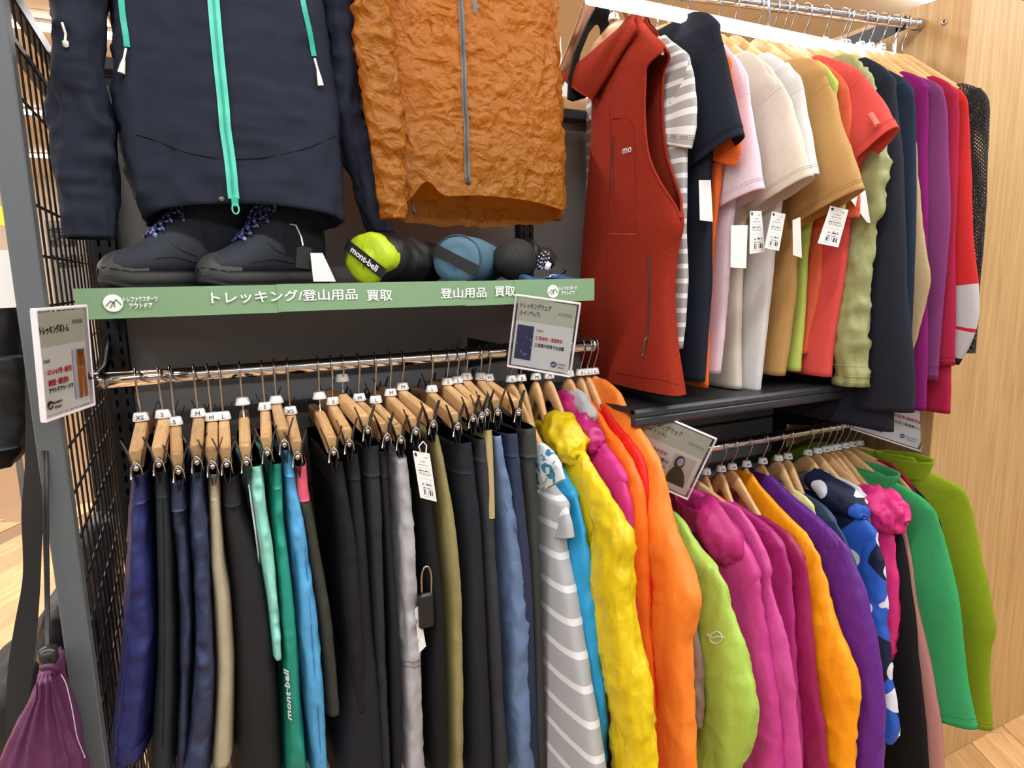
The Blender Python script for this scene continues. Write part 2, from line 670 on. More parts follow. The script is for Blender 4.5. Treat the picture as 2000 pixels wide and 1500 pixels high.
# ceiling tubes: a housing and a glowing tube above each area light
M['tube_glow'] = emit('tube_glow', (252, 252, 255), 24.0)
_proto = None
for _y in TUBE_ROWS:
    for _x in TUBE_XS:
        if _y > 5.5 and _x > 1:
            continue
        r = thing('ceiling_light', 'long white ceiling tube light, ' + ('one of the row behind the viewer', 'one of the row right above the aisle', 'one of the first row beyond the racks', 'one of the second row beyond the racks', 'one of the third row beyond the racks', 'one of the farthest row')[TUBE_ROWS.index(_y)], 'ceiling light', (_x, _y, CEIL_Z), 'ceiling tube lights')
        if _proto is None:
            h = MB().bbox((_x - .64, _y - .04, CEIL_Z - .032), (_x + .64, _y + .04, CEIL_Z - .012), .004).build('housing', M['white_plastic'], r)
            t = MB().tube([(_x - .62, _y, CEIL_Z - .05), (_x, _y, CEIL_Z - .05), (_x + .62, _y, CEIL_Z - .05)], .017, 10).build('tube', M['tube_glow'], r)
            _proto = (h, t)
        else:
            for c in _proto:
                d = c.copy()
                COL.objects.link(d)
                d.parent = r

# wooden partition on the right: two faces of a tall board box, front flush at Y = 1.0
WX, WY, WTOP = 1.705, 1.0, 1.45 + 0.655
wp = tag(MB().bbox((WX, WY, 0), (WX + 1.3, WY + 0.62, WTOP), .002).build('wood_partition', M['panel_wood'], None, (WX, WY, 0)),
         'tall light wood-grain partition at the right end of the racks', 'partition')
for (px, py) in ((1845, 44),):
    p = PX(px, py, WX)
    q = MB().lathe([(0.0, 0.003), (.006, .003), (.007, .0), (.0, -.001)], p, (-1, 0, 0), 14).build('screw_cap', M['steel'], wp)
    MB().lathe([(0.0, 0.0036), (.0022, .0036), (.0022, .0)], p, (-1, 0, 0), 8).build('screw_hole', M['ink'], q)
MB().bbox((WX + .02, WY + .05, WTOP), (WX + .35, WY + .09, WTOP + .12), .003).build('top_rail', plain('slate_blue', (52, 62, 74), .6), wp)

# ---------------------------------------------------------------- gondola: posts, back panels, base
POSTS = (-0.137, 0.738, 1.640)
YB = 1.42          # face of the posts
PTOP = 1.45 + 0.385
rack = thing('shelving_rack', 'dark grey steel shop shelving frame carrying shelves and rails', 'shelving', (0.75, YB, 0))


def slotted_post(x, w, name='post'):
    """front plate with two columns of open slots, on a hollow channel"""
    b = MB()
    pitch, sh, sw = 0.025, 0.014, 0.0045
    xs = [x - w / 2, x - w * .27 - sw / 2, x - w * .27 + sw / 2, x + w * .27 - sw / 2, x + w * .27 + sw / 2, x + w / 2]
    n = int((PTOP - .05) / pitch)
    zs = [0.0, 0.03]
    for i in range(n):
        zs += [0.03 + i * pitch + (pitch - sh), 0.03 + (i + 1) * pitch]
    zs = [z for z in zs if z < PTOP] + [PTOP]
    zs = np.array(zs)
    V, Q = [], []
    for z in zs:
        for xx in xs:
            V.append((xx, YB, z))
    for i in range(len(zs) - 1):
        for j in range(5):
            if i >= 2 and i % 2 == 0 and j in (1, 3):
                continue
            a = i * 6 + j
            Q.append((a, a + 1, a + 7, a + 6))
    b.add(V, Q, None, None, 0, False)
    b.box((x - w / 2 - .0015, YB, 0), (x - w / 2, YB + .04, PTOP))
    b.box((x + w / 2, YB, 0), (x + w / 2 + .0015, YB + .04, PTOP))
    return b.build(name, M['black_metal'], rack)


for x in POSTS:
    slotted_post(x, 0.032)
MB().box((POSTS[0] - .018, YB + .035, .05), (1.7, YB + .045, PTOP - .015)).build('backing_sheet', M['dark_metal'], rack)
for k in range(2):
    for z0, z1 in ((.1, .55), (.555, 1.0), (1.005, 1.435), (1.44, PTOP - .012)):
        MB().bbox((POSTS[k] + .018, YB + .022, z0), (POSTS[k + 1] - .018, YB + .034, z1 - .003), .002).build('back_panel', M['panel_grey'], rack)
MB().bbox((POSTS[0] - .03, YB - .004, PTOP - .012), (1.69, YB + .05, PTOP + .012), .003).build('top_bar', M['dark_metal'], rack)
MB().bbox((POSTS[0] - .02, 1.05, .02), (1.66, YB, .11), .004).build('base', M['black_metal'], rack)


def shelf(x0, x1, yf, ztop, name, label):
    t = thing(name, label, 'shelf', ((x0 + x1) / 2, yf, ztop))
    MB().bbox((x0, yf + .004, ztop - .012), (x1, YB - .002, ztop), .002).build('tray', M['black_metal'], t)
    # rolled front lip with two grooves
    prof = [(yf + .004, ztop - .002), (yf, ztop - .006), (yf, ztop - .014), (yf + .003, ztop - .017), (yf, ztop - .020), (yf, ztop - .030),
            (yf + .004, ztop - .036), (yf + .016, ztop - .036), (yf + .016, ztop - .012), (yf + .016, ztop - .002)]
    G = np.array([[(x, y, z) for y, z in prof] for x in (x0, x1)])
    MB().grid(G, True, True, True, 0, False).build('front_lip', plain('lip_metal', (62, 66, 70), 0.3, 0.35), t)
    for x in (x0 + .002, x1 - .005):
        MB().add([(x, YB, ztop - .012), (x, yf + .16, ztop - .012), (x, yf + .16, ztop - .03), (x, YB, ztop - .08),
                  (x + .003, YB, ztop - .012), (x + .003, yf + .16, ztop - .012), (x + .003, yf + .16, ztop - .03), (x + .003, YB, ztop - .08)],
                 [(0, 1, 2, 3), (4, 7, 6, 5), (0, 4, 5, 1), (1, 5, 6, 2), (2, 6, 7, 3), (3, 7, 4, 0)], None, None, 0, False).build('bracket', M['black_metal'], t)
    return t


SH1 = 1.45 - 0.012          # left shelf top
SH2 = 1.45 - 0.268          # right shelf top
shelf(POSTS[0] + .005, POSTS[1] - .01, 1.108, SH1, 'steel_shelf', 'black steel shelf behind the green sign, carrying boots and rolled bags')
shelf(0.775, 1.655, 1.03, SH2, 'steel_shelf', 'black steel shelf with grooved lip below the short-sleeved shirts')

# ---------------------------------------------------------------- side mesh panel with square-tube front post
SX = -0.168
mesh_t = thing('mesh_side_panel', 'black wire mesh end panel with a grey square front post, left of the trousers', 'mesh panel', (SX, 1.0, 0))
MB().bbox((SX - .030, 1.0, 0), (SX, 1.03, 2.62), .0015).build('front_post', M['post_grey'], mesh_t)
_zt = PX(105, 112, SX - .005)[2]
MB().bbox((SX - .02, 1.03, _zt - .012), (SX - .004, 1.60, _zt + .012), .002).build('frame_top', M['black_metal'], mesh_t)
MB().bbox((SX - .02, 1.03, _zt - .075), (SX - .004, 1.60, _zt - .063), .002).build('frame_bar', M['black_metal'], mesh_t)
MB().bbox((SX - .018, 1.585, 0.02), (SX - .004, 1.60, _zt), .002).build('frame_rear', M['black_metal'], mesh_t)
_vw = None
for i in range(13):
    y = 1.055 + i * .0425
    if _vw is None:
        _vw = o = MB().tube([(SX, 1.0, .03), (SX, 1.0, 1), (SX, 1.0, _zt - .01)], .0018, 6).build('upright_wire', M['black_metal'], mesh_t)
    else:
        o = _vw.copy()
        COL.objects.link(o)
        o.parent = mesh_t
    o.location = (-.008, y - 1.0, 0)
_hw = None
nz_ = int((_zt - .1) / .068)
for i in range(nz_):
    z = .06 + i * .068
    if z > 1.60 and i % 2:
        continue
    if _hw is None:
        _hw = o = MB().tube([(SX, 1.03, 0), (SX, 1.3, 0), (SX, 1.6, 0)], .0022, 6).build('cross_wire', M['black_metal'], mesh_t)
    else:
        o = _hw.copy()
        COL.objects.link(o)
        o.parent = mesh_t
    o.location = (-.012, 0, z)
# ---------------------------------------------------------------- rails
R1Y, R1Z = 1.20, 1.45 - 0.153
R2Y, R2Z = 1.15, 1.45 - 0.414
TOPZ = 1.45 + 0.607


def top_y(X):
    return 1.12 - (X - 1.70) * 0.15


def rail(name, label, A, B, r=.0125, caps=True):
    A, B = np.array(A, float), np.array(B, float)
    t = thing(name, label, 'rail', tuple((A + B) / 2))
    MB().tube([A + (B - A) * k for k in np.linspace(0, 1, 5)], r, 20).build('bar', M['chrome'], t)
    d = (B - A) / np.linalg.norm(B - A)
    for P, s in ((A, -1), (B, 1)):
        MB().lathe([(0, .004), (r * .8, .004), (r * 1.12, 0), (r * 1.12, -.014), (r, -.014)], P, d * s, 20).build('end_cap', M['steel'], t)
    return t


def rail_arm(t, X, y, z, drop=.06):
    MB().add([(X, YB, z + .012), (X, y - .012, z + .012), (X, y - .012, z - .02), (X, y + .03, z - .022), (X, YB, z - drop),
              (X + .004, YB, z + .012), (X + .004, y - .012, z + .012), (X + .004, y - .012, z - .02), (X + .004, y + .03, z - .022), (X + .004, YB, z - drop)],
             [(0, 1, 2, 3), (5, 8, 7, 6), (0, 5, 6, 1), (1, 6, 7, 2), (2, 7, 8, 3), (3, 8, 9, 4), (4, 9, 5, 0)], [(0, 3, 4), (5, 9, 8)], None, 0, False).build('arm', M['black_metal'], t)


t = rail('hanging_rail', 'chrome rail under the green sign holding the trousers', (-.150, R1Y, R1Z), (.79, R1Y, R1Z))
rail_arm(t, -.150, R1Y, R1Z, -.05)
rail_arm(t, .575, R1Y, R1Z)
MB().lathe([(0, .012), (.017, .012), (.017, -.012), (0, -.012)], (.58, R1Y, R1Z), (1, 0, 0), 18).build('clamp', M['black_plastic'], t)
t = rail('hanging_rail', 'lower right chrome rail under the grooved shelf holding bright jackets', (.80, R2Y, R2Z), (1.655, R2Y, R2Z), .011)
rail_arm(t, .80, R2Y, R2Z)
rail_arm(t, 1.645, R2Y, R2Z)
t = rail('hanging_rail', 'top right chrome rail above the strip light holding shirts and sweaters', (.72, top_y(.72), TOPZ), (1.70, top_y(1.70), TOPZ), .0125)
rail_arm(t, .725, top_y(.725), TOPZ)
rail_arm(t, 1.64, top_y(1.64), TOPZ)
# glowing strip light just under the top rail
M['led_glow'] = emit('led_glow', (255, 252, 246), 4.2)
LEDY, LEDZ = 1.135, 1.45 + 0.518
led = thing('strip_light', 'glowing white strip light below the top right rail', 'light', (1.2, LEDY, LEDZ))
MB().bbox((.72, LEDY - .011, LEDZ + .006), (1.66, LEDY + .011, LEDZ + .016), .002).build('housing', M['white_plastic'], led)
MB().bbox((.725, LEDY - .010, LEDZ - .006), (1.655, LEDY + .010, LEDZ + .006), .003).build('diffuser', M['led_glow'], led)
for x in (.74, 1.2, 1.64):
    MB().box((x, LEDY, LEDZ + .014), (x + .004, LEDY + .006, TOPZ - .006)).build('mount', M['steel'], led)

# ---------------------------------------------------------------- hangers
LETTERS = {}


def letter_mesh(txt):
    if txt not in LETTERS:
        cu = bpy.data.curves.new('size_letter', 'FONT')
        cu.body = txt
        cu.align_x = 'CENTER'
        cu.align_y = 'CENTER'
        cu.size = 0.0105
        cu.extrude = 0.0002
        cu.resolution_u = 2
        ob = bpy.data.objects.new('tmp', cu)
        COL.objects.link(ob)
        dg = bpy.context.evaluated_depsgraph_get()
        me = bpy.data.meshes.new_from_object(ob.evaluated_get(dg))
        me.name = 'size_letter'
        me.materials.clear()
        me.materials.append(M['ink'])
        bpy.data.objects.remove(ob)
        LETTERS[txt] = me
    return LETTERS[txt]


class Frame:
    """vertical plane through a hook point: u runs to the hanger's front end, k to its left face"""

    def __init__(s, H, ang=0.0):
        s.H = np.asarray(H, float)
        a = math.radians(ang)
        s.ang = a
        s.a = np.array([math.sin(a), -math.cos(a), 0.0])
        s.n = np.array([-math.cos(a), -math.sin(a), 0.0])

    def uz(s, px):
        d = ray(*px)
        t = ((s.H - EYE) @ s.n) / (d @ s.n)
        P = EYE + d * t
        return np.array([(P - s.H) @ s.a, P[2]])

    def pt(s, u, z, k=0.0):
        u, z, k = np.broadcast_arrays(np.asarray(u, float), np.asarray(z, float), np.asarray(k, float))
        P = s.H + u[..., None] * s.a + k[..., None] * s.n
        P = P.copy()
        P[..., 2] = z
        return P


def hook_pts(F, rr, drop, swing=0.0, r=.0125):
    """wire over the rail (rail radius rr) and down to the hanger body"""
    P = []
    R = rr + .004
    for t in np.linspace(math.radians(-35), math.radians(180), 14):
        P.append(F.pt(math.cos(t) * R * -1.0, F.H[2] + math.sin(t) * R, 0))
    e = P[-1]
    z1 = F.H[2] - drop * .55
    P.append(F.pt(R * .98, F.H[2] - .012, 0))
    P.append(F.pt(.006, z1 + .004, swing * .5))
    P.append(F.pt(0, z1 - .006, swing * .5))
    P.append(F.pt(0, F.H[2] - drop, 0))
    return np.array(P)


def size_ring(F, root, z, txt, tilt=0.0):
    b = MB().lathe([(.0045, .0068), (.0085, .0070), (.0098, .0062), (.0125, -.0055), (.0118, -.0068), (.006, -.0068), (.0045, -.006)],
                   F.pt(0, z, 0), (tilt, 0.05, 1), 20)
    ring = b.build('size_ring', M['white_plastic'], root)
    ring['label'] = 'white plastic size ring'
    if txt:
        # letter faces the aisle
        o = bpy.data.objects.new('size_letter', letter_mesh(txt))
        COL.objects.link(o)
        o.parent = ring
        d = np.array([-0.35 * max(0, min(1, F.H[0])) - .05, -1, 0])
        d /= np.linalg.norm(d)
        p = F.pt(0, z, 0) + d * .0122
        rt = np.cross(d, (0, 0, 1.0)) * -1
        rt = np.array([-d[1], d[0], 0])
        up = np.array([0, 0, 1.0]) + d * -0.2
        up /= np.linalg.norm(up)
        nn = np.cross(rt, up)
        p = p - np.array(root['_o'])
        o.matrix_local = Matrix(((rt[0], up[0], nn[0], p[0]), (rt[1], up[1], nn[1], p[1]), (rt[2], up[2], nn[2], p[2]), (0, 0, 0, 1)))


def clip_hanger(F, label, txt='S', hl=.15, group=None, wmat=None, drop=.083):
    """straight wooden bar with two sprung clips, seen from its front end"""
    root = thing('clip_hanger', label, 'hanger', tuple(F.H), group)
    zt = F.H[2] - drop
    h = .030
    th = .0085
    b = MB()
    us = np.array([-hl, -hl + .004, -hl * .5, 0, hl * .5, hl - .004, hl])
    sag = np.array([.014, .012, .006, 0, .006, .012, .014])
    sh = np.array([.9, 1, 1, 1, 1, 1, .9])
    G = []
    for u, dz, s_ in zip(us, sag, sh):
        c = .003
        ring = [(-th + c, 0), (th - c, 0), (th, -c), (th, -h + c), (th - c, -h), (-th + c, -h), (-th, -h + c), (-th, -c)]
        G.append([F.pt(u, zt - dz + (z + h / 2) * s_ - h / 2, k * s_) for k, z in ring])
    b.grid(np.array(G), True, True, True, 0, False)
    b.build('bar', wmat or M['hanger_wood'], root)
    MB().tube(hook_pts(F, .0125, drop + .003), .0017, 7).build('hook', M['steel'], root)
    size_ring(F, root, F.H[2] - (drop - .007 if txt != '^' else drop - .03), '' if txt == '^' else txt)
    for s in (-1, 1):
        u = s * (hl + .002)
        z = zt - .014 - h * .55
        c = MB()
        # rod out of the bar end, two flared arms and jaws
        c.tube([F.pt(u - s * .01, z, 0), F.pt(u + s * .014, z, 0)], .0022, 7)
        c.build('clip_rod', M['steel'], root)
        for k in (-1, 1):
            j = MB()
            G = []
            for zz, kk, w in ((.034, .016, .004), (.012, .008, .007), (0, .0055, .009), (-.016, .0045, .010), (-.032, .002, .011), (-.036, .0015, .011)):
                G.append([F.pt(u + s * .004 - w, z + zz, k * kk), F.pt(u + s * .004 + w, z + zz, k * kk), F.pt(u + s * .004 + w, z + zz, k * (kk + .0014)),
                          F.pt(u + s * .004 - w, z + zz, k * (kk + .0014))])
            j.grid(np.array(G), True, True, True, 0, False)
            cl = j.build('clip_jaw', M['dark_steel'] if k > 0 else M['black_metal'], root)
        w = MB()
        w.tube([F.pt(u + s * .013, z - .022, -.008), F.pt(u + s * .017, z - .004, -.006), F.pt(u + s * .018, z + .004, 0), F.pt(u + s * .017, z - .004, .006),
                F.pt(u + s * .013, z - .022, .008)], .0014, 6)
        w.lathe([(0, .005), (.004, .003), (.005, 0), (.004, -.003), (0, -.005)], F.pt(u + s * .015, z - .006, 0), (0, 0, 1), 8)
        w.build('clip_spring', M['steel'], root)
    root['_zc'] = float(zt - .014 - h * .55 - .022)
    return root


def top_hanger(F, label, txt='M', hw=.19, drop=.066, rr=.0125, group=None, wmat=None, slope=.075, under=None):
    root = thing('wooden_hanger', label, 'hanger', tuple(F.H), group)
    zt = F.H[2] - drop
    us = np.linspace(-hw, hw, 41)
    q = np.abs(us) / hw
    uq = np.linspace(0, hw, 41)
    zpath = zt - slope * (uq / hw) ** 1.35
    if under is not None:
        ku = np.concatenate([[-under[0, 0] - .01, -.012, .012], under[:, 0]])
        kz = np.concatenate([[under[0, 1], zt, zt], under[:, 1] - .010])
        o_ = np.argsort(ku)
        zpath = np.interp(uq, ku[o_], kz[o_])
        for _ in range(10):
            z2 = zpath.copy()
            z2[1:-1] = (zpath[:-2] + 2 * zpath[1:-1] + zpath[2:]) / 4
            zpath = z2
    G = []
    for u, t in zip(us, q):
        zc = zpath[int(round(abs(u) / hw * 40))]
        h = .046 * (1 - t) + .015 * t
        w = .0060 * (1 - t) + .0065 * t
        if t > .99:
            h, w = h * .7, w * .7
        ring = []
        for th in np.linspace(0, 2 * math.pi, 10, endpoint=False):
            ring.append(F.pt(u, zc - h / 2 + h / 2 * np.sign(math.sin(th)) * abs(math.sin(th)) ** .6, w * np.sign(math.cos(th)) * abs(math.cos(th)) ** .6))
        G.append(ring)
    MB().grid(np.array(G), True, True, True).build('arms', wmat or M['hanger_wood'], root)
    MB().tube(hook_pts(F, rr, drop + .004), .0017, 7).build('hook', M['steel'], root)
    if txt is not None:
        size_ring(F, root, zt + .009, txt)
    return root


# ---------------------------------------------------------------- cloth surfaces


def resample(P, n, smooth=3):
    P = np.asarray(P, float)
    d = np.concatenate([[0], np.cumsum(np.linalg.norm(np.diff(P, axis=0), axis=1))])
    t = np.linspace(0, d[-1], n)
    Q = np.stack([np.interp(t, d, P[:, i]) for i in range(P.shape[1])], -1)
    for _ in range(smooth):
        R = Q.copy()
        R[1:-1] = (Q[:-2] + 2 * Q[1:-1] + Q[2:]) / 4
        Q = R
    return Q


def sgnpow(x, p):
    return np.sign(x) * np.abs(x) ** p


WR = {  # wrinkle recipe: (fold amp, fold freq across, fold freq down, crease amp, crease freq)
    'nylon': (.0070, 22, 5, .0036, 38), 'crinkle': (.004, 18, 9, .0050, 46), 'fleece': (.005, 12, 3, .0006, 20), 'cotton': (.0065, 18, 3.2, .0012, 26),
    'twill': (.0055, 18, 4, .0018, 30), 'smooth': (.0062, 14, 2.6, .0008, 22), 'crumple': (.006, 12, 6, .0075, 24), 'pucker': (.004, 9, 75, .0055, 34)}


def wrinkle(G, C, kind, seed, gain=1.0, fade0=0.0):
    """push ring points of G outward from ring centres C"""
    fa, fx, fz, ca, cf = WR[kind]
    D = G - C[:, None]
    L = np.linalg.norm(D, axis=2, keepdims=True) + 1e-9
    D = D / L
    S = np.array([seed * 3.7, seed * 1.9, seed * 5.3])
    P = G.copy()
    w = fa * fbm(P * np.array([fx, fx, fz]) + S, 2) + ca * (ridge(P * np.array([cf, cf, cf * .6]) + S * 2, 2) - .2)
    if kind == 'crumple':
        Pw = P + .03 * np.stack([vnoise(P * 9 + 5), vnoise(P * 9 + 31), vnoise(P * 9 + 57)], -1)
        w = fa * fbm(P * np.array([fx, fx, fz]) + S, 2) + .0045 * (1 - 2.6 * np.abs(vnoise(Pw * 30 + S))) + .0030 * (1 - 2.6 * np.abs(vnoise(Pw[..., [2, 0, 1]] * 62 + S)))
    w *= gain
    if fade0:
        n = len(G)
        w *= np.clip(np.linspace(0, 1 / fade0, n), 0, 1)[:, None]
    w = np.maximum(w, -0.6 * L[..., 0])
    return G + D * w[..., None]


def flat_loft(F, zs, uf, ub, th, kc=None, m=44, p=.55, kind='cotton', seed=1, gain=1.0, close=True):
    """horizontal flattened rings from the back edge ub(z) to the front edge uf(z), thickness th(z), centre offset kc(z)"""
    n = len(zs)
    kc = np.zeros(n) if kc is None else np.asarray(kc)
    t = np.linspace(0, 2 * math.pi, m, endpoint=False)
    c, s = sgnpow(np.cos(t), .75), sgnpow(np.sin(t), p)
    mid, hw = (uf + ub) / 2, (uf - ub) / 2
    U = mid[:, None] + hw[:, None] * c[None]
    K = kc[:, None] + th[:, None] / 2 * s[None]
    Z = np.repeat(zs[:, None], m, 1)
    G = F.pt(U, Z, K)
    C = F.pt(mid, zs, kc)
    return wrinkle(G, C, kind, seed, gain)


def tube_loft(F, cen, w, th, k0=0.0, m=36, kind='cotton', seed=1, gain=1.0, p=.88, Nn=None):
    """sleeve: centre path cen[(u,z)], in-plane width w, thickness th along it"""
    T = np.gradient(cen, axis=0)
    T /= np.linalg.norm(T, axis=1)[:, None] + 1e-12
    if Nn is None:
        Nn = np.stack([-T[:, 1], T[:, 0]], -1)      # in-plane normal, points to the front for a downward path
    t = np.linspace(0, 2 * math.pi, m, endpoint=False)
    c, s = sgnpow(np.cos(t), .85), sgnpow(np.sin(t), p)
    U = cen[:, 0][:, None] + Nn[:, 0][:, None] * (w / 2)[:, None] * c[None]
    Z = cen[:, 1][:, None] + Nn[:, 1][:, None] * (w / 2)[:, None] * c[None]
    K = np.asarray(k0)[..., None] + (th / 2)[:, None] * s[None] if np.ndim(k0) else k0 + (th / 2)[:, None] * s[None]
    G = F.pt(U, Z, K)
    C = F.pt(cen[:, 0], cen[:, 1], k0)
    return wrinkle(G, C, kind, seed, gain)


def add_open_end(G, depth=.05, wall=.004):
    """append a turned-in edge and an inner wall so a tube end reads as open cloth"""
    C = G.mean(1)
    L = np.cumsum(np.linalg.norm(np.diff(C[::-1], axis=0), axis=1))
    k = min(int(np.searchsorted(L, depth)) + 1, len(G) - 1)
    e, c = G[-1], C[-1]
    R = np.linalg.norm(e - c, axis=1).max()
    f = 1 - wall / max(R, .01)
    j = len(G) - 1 - k
    jm = len(G) - 1 - max(k // 2, 1)
    return np.concatenate([G, (c + (e - c) * f)[None], (C[jm] + (G[jm] - C[jm]) * .82)[None], (C[j] + (G[j] - C[j]) * .72)[None], (C[j] + (G[j] - C[j]) * .2)[None]], 0)


def hood_blob(F, u, z, k, su, sz, sk, mat, root, seed, kind='crinkle', name='hood', gain=2.2, rot=0.0, n=26, m=40):
    """a rolled, crumpled hood lying on the shoulder"""
    ph = np.linspace(-math.pi / 2 + .05, math.pi / 2 - .05, n)
    t = np.linspace(0, 2 * math.pi, m, endpoint=False)
    cr, sr = math.cos(rot), math.sin(rot)
    uu = su * sgnpow(np.sin(ph), .8)[:, None] * np.ones(m)
    rr = sgnpow(np.cos(ph), .7)[:, None]
    zz = sz * rr * np.sin(t)[None]
    kk = sk * rr * np.cos(t)[None]
    U = u + cr * uu - sr * zz
    Z = z + sr * uu + cr * zz
    G = F.pt(U, Z, k + kk)
    C = np.repeat(F.pt(np.array([u]), np.array([z]), np.array([k])), n, 0)
    G = wrinkle(G, C, kind, seed, gain)
    return MB().grid(G, True, True, True).build(name, mat, root)


def collar_band(F, u, z, hw, tk, h, mat, root, lean=.02, kind='cotton', seed=3, name='collar', k=0.0, drop=.02, inner=None):
    """stand-up collar: an oval band open at the left-facing front"""
    m, n = 44, 9
    t = np.linspace(0, 2 * math.pi, m, endpoint=False)
    G = []
    for i, f in enumerate(np.linspace(0, 1, n)):
        ring = F.pt(u + (hw + lean * f) * np.cos(t), z + h * f - drop * (np.sin(t) * .5 + .5) * 1.0, k + (tk + lean * .5 * f) * np.sin(t))
        G.append(ring)
    for f in np.linspace(1, 0, 5):
        ring = F.pt(u + (hw + lean * f - .006) * np.cos(t), z + h * f - .001 - drop * (np.sin(t) * .5 + .5), k + (tk + lean * .5 * f - .005) * np.sin(t))
        G.append(ring)
    G = np.array(G)
    G = wrinkle(G, G.mean(1), kind, seed, .6)
    return MB().grid(G, True).build(name, mat, root)


def price_tag(root, quad, Y, printed=False, name='price_tag'):
    """quad: pixel corners TL TR BR BL at depth Y (or four depths)"""
    Ys = Y if isinstance(Y, (tuple, list)) else (Y,) * 4
    P = np.array([PY(x, y, d) for (x, y), d in zip(quad, Ys)])
    n = np.cross(P[1] - P[0], P[3] - P[0])
    n /= np.linalg.norm(n)
    if n @ (EYE - P.mean(0)) < 0:
        n = -n
    b = MB()
    F_ = np.concatenate([P + n * .0004, P - n * .0004])
    uv = np.array([(0, 1), (1, 1), (1, 0), (0, 0)] * 2, float)
    b.add(F_, [(0, 1, 2, 3), (4, 7, 6, 5), (0, 4, 5, 1), (1, 5, 6, 2), (2, 6, 7, 3), (3, 7, 4, 0)], None, uv, 0, False)
    o = b.build(name, M['tag_print'] if printed else M['paper'], root)
    o['label'] = 'white printed price tag with barcode' if printed else 'plain white paper tag'
    return o


def _tag_print():
    m, nt, b = new_mat('tag_print')
    L = nt.links.new
    tc = N(nt, 'ShaderNodeTexCoord')
    sp = N(nt, 'ShaderNodeSeparateXYZ')
    L(tc.outputs['UV'], sp.inputs[0])
    U, V = sp.outputs['X'], sp.outputs['Y']

    def mth(op, a, b_=None):
        n = N(nt, 'ShaderNodeMath', operation=op)
        for i, v in enumerate((a, b_)):
            if v is None:
                continue
            if isinstance(v, (int, float)):
                n.inputs[i].default_value = v
            else:
                L(v, n.inputs[i])
        return n.outputs[0]

    def band(s, lo, hi):
        return mth('MULTIPLY', mth('GREATER_THAN', s, lo), mth('LESS_THAN', s, hi))
    # barcode
    wn = N(nt, 'ShaderNodeTexWhiteNoise', noise_dimensions='1D')
    L(mth('FLOOR', mth('MULTIPLY', U, 46.0)), wn.inputs['W'])
    bar = mth('MULTIPLY', mth('GREATER_THAN', wn.outputs['Value'], 0.45), mth('MULTIPLY', band(U, .25, .85), band(V, .10, .22)))
    # lines of fine print
    tot = bar
    for lo, hi, u0, u1, f, thr in ((.885, .91, .55, .9, 60, .5), (.80, .82, .35, .65, 50, .45), (.73, .745, .2, .8, 70, .5), (.60, .625, .15, .8, 60, .4), (.56, .575, .15, .85, 70, .45),
                                   (.53, .545, .2, .9, 70, .45), (.36, .38, .5, .8, 40, .4), (.315, .345, .25, .85, 42, .35), (.24, .26, .3, .8, 60, .4), (.055, .07, .2, .9, 80, .5)):
        w2 = N(nt, 'ShaderNodeTexWhiteNoise', noise_dimensions='1D')
        L(mth('ADD', mth('FLOOR', mth('MULTIPLY', U, f)), lo * 97), w2.inputs['W'])
        tot = mth('MAXIMUM', tot, mth('MULTIPLY', mth('GREATER_THAN', w2.outputs['Value'], thr), mth('MULTIPLY', band(V, lo, hi), band(U, u0, u1))))
    for lo in (.67, .44, .28):
        tot = mth('MAXIMUM', tot, mth('MULTIPLY', mth('MULTIPLY', band(V, lo, lo + .006), band(U, .1, .92)), .6))
    # round maker's mark in the corner
    du, dv = mth('SUBTRACT', U, .14), mth('MULTIPLY', mth('SUBTRACT', V, .93), 1.9)
    r = mth('SQRT', mth('ADD', mth('MULTIPLY', du, du), mth('MULTIPLY', dv, dv)))
    tot = mth('MAXIMUM', tot, mth('LESS_THAN', r, .08))
    mx = N(nt, 'ShaderNodeMix', data_type='RGBA')
    mx.inputs[6].default_value = lin((236, 236, 234))
    mx.inputs[7].default_value = lin((48, 48, 50))
    L(tot, mx.inputs[0])
    L(mx.outputs[2], b.inputs['Base Color'])
    b.inputs['Roughness'].default_value = .7
    return m


M['tag_print'] = _tag_print()

# ---------------------------------------------------------------- trousers on the left rail


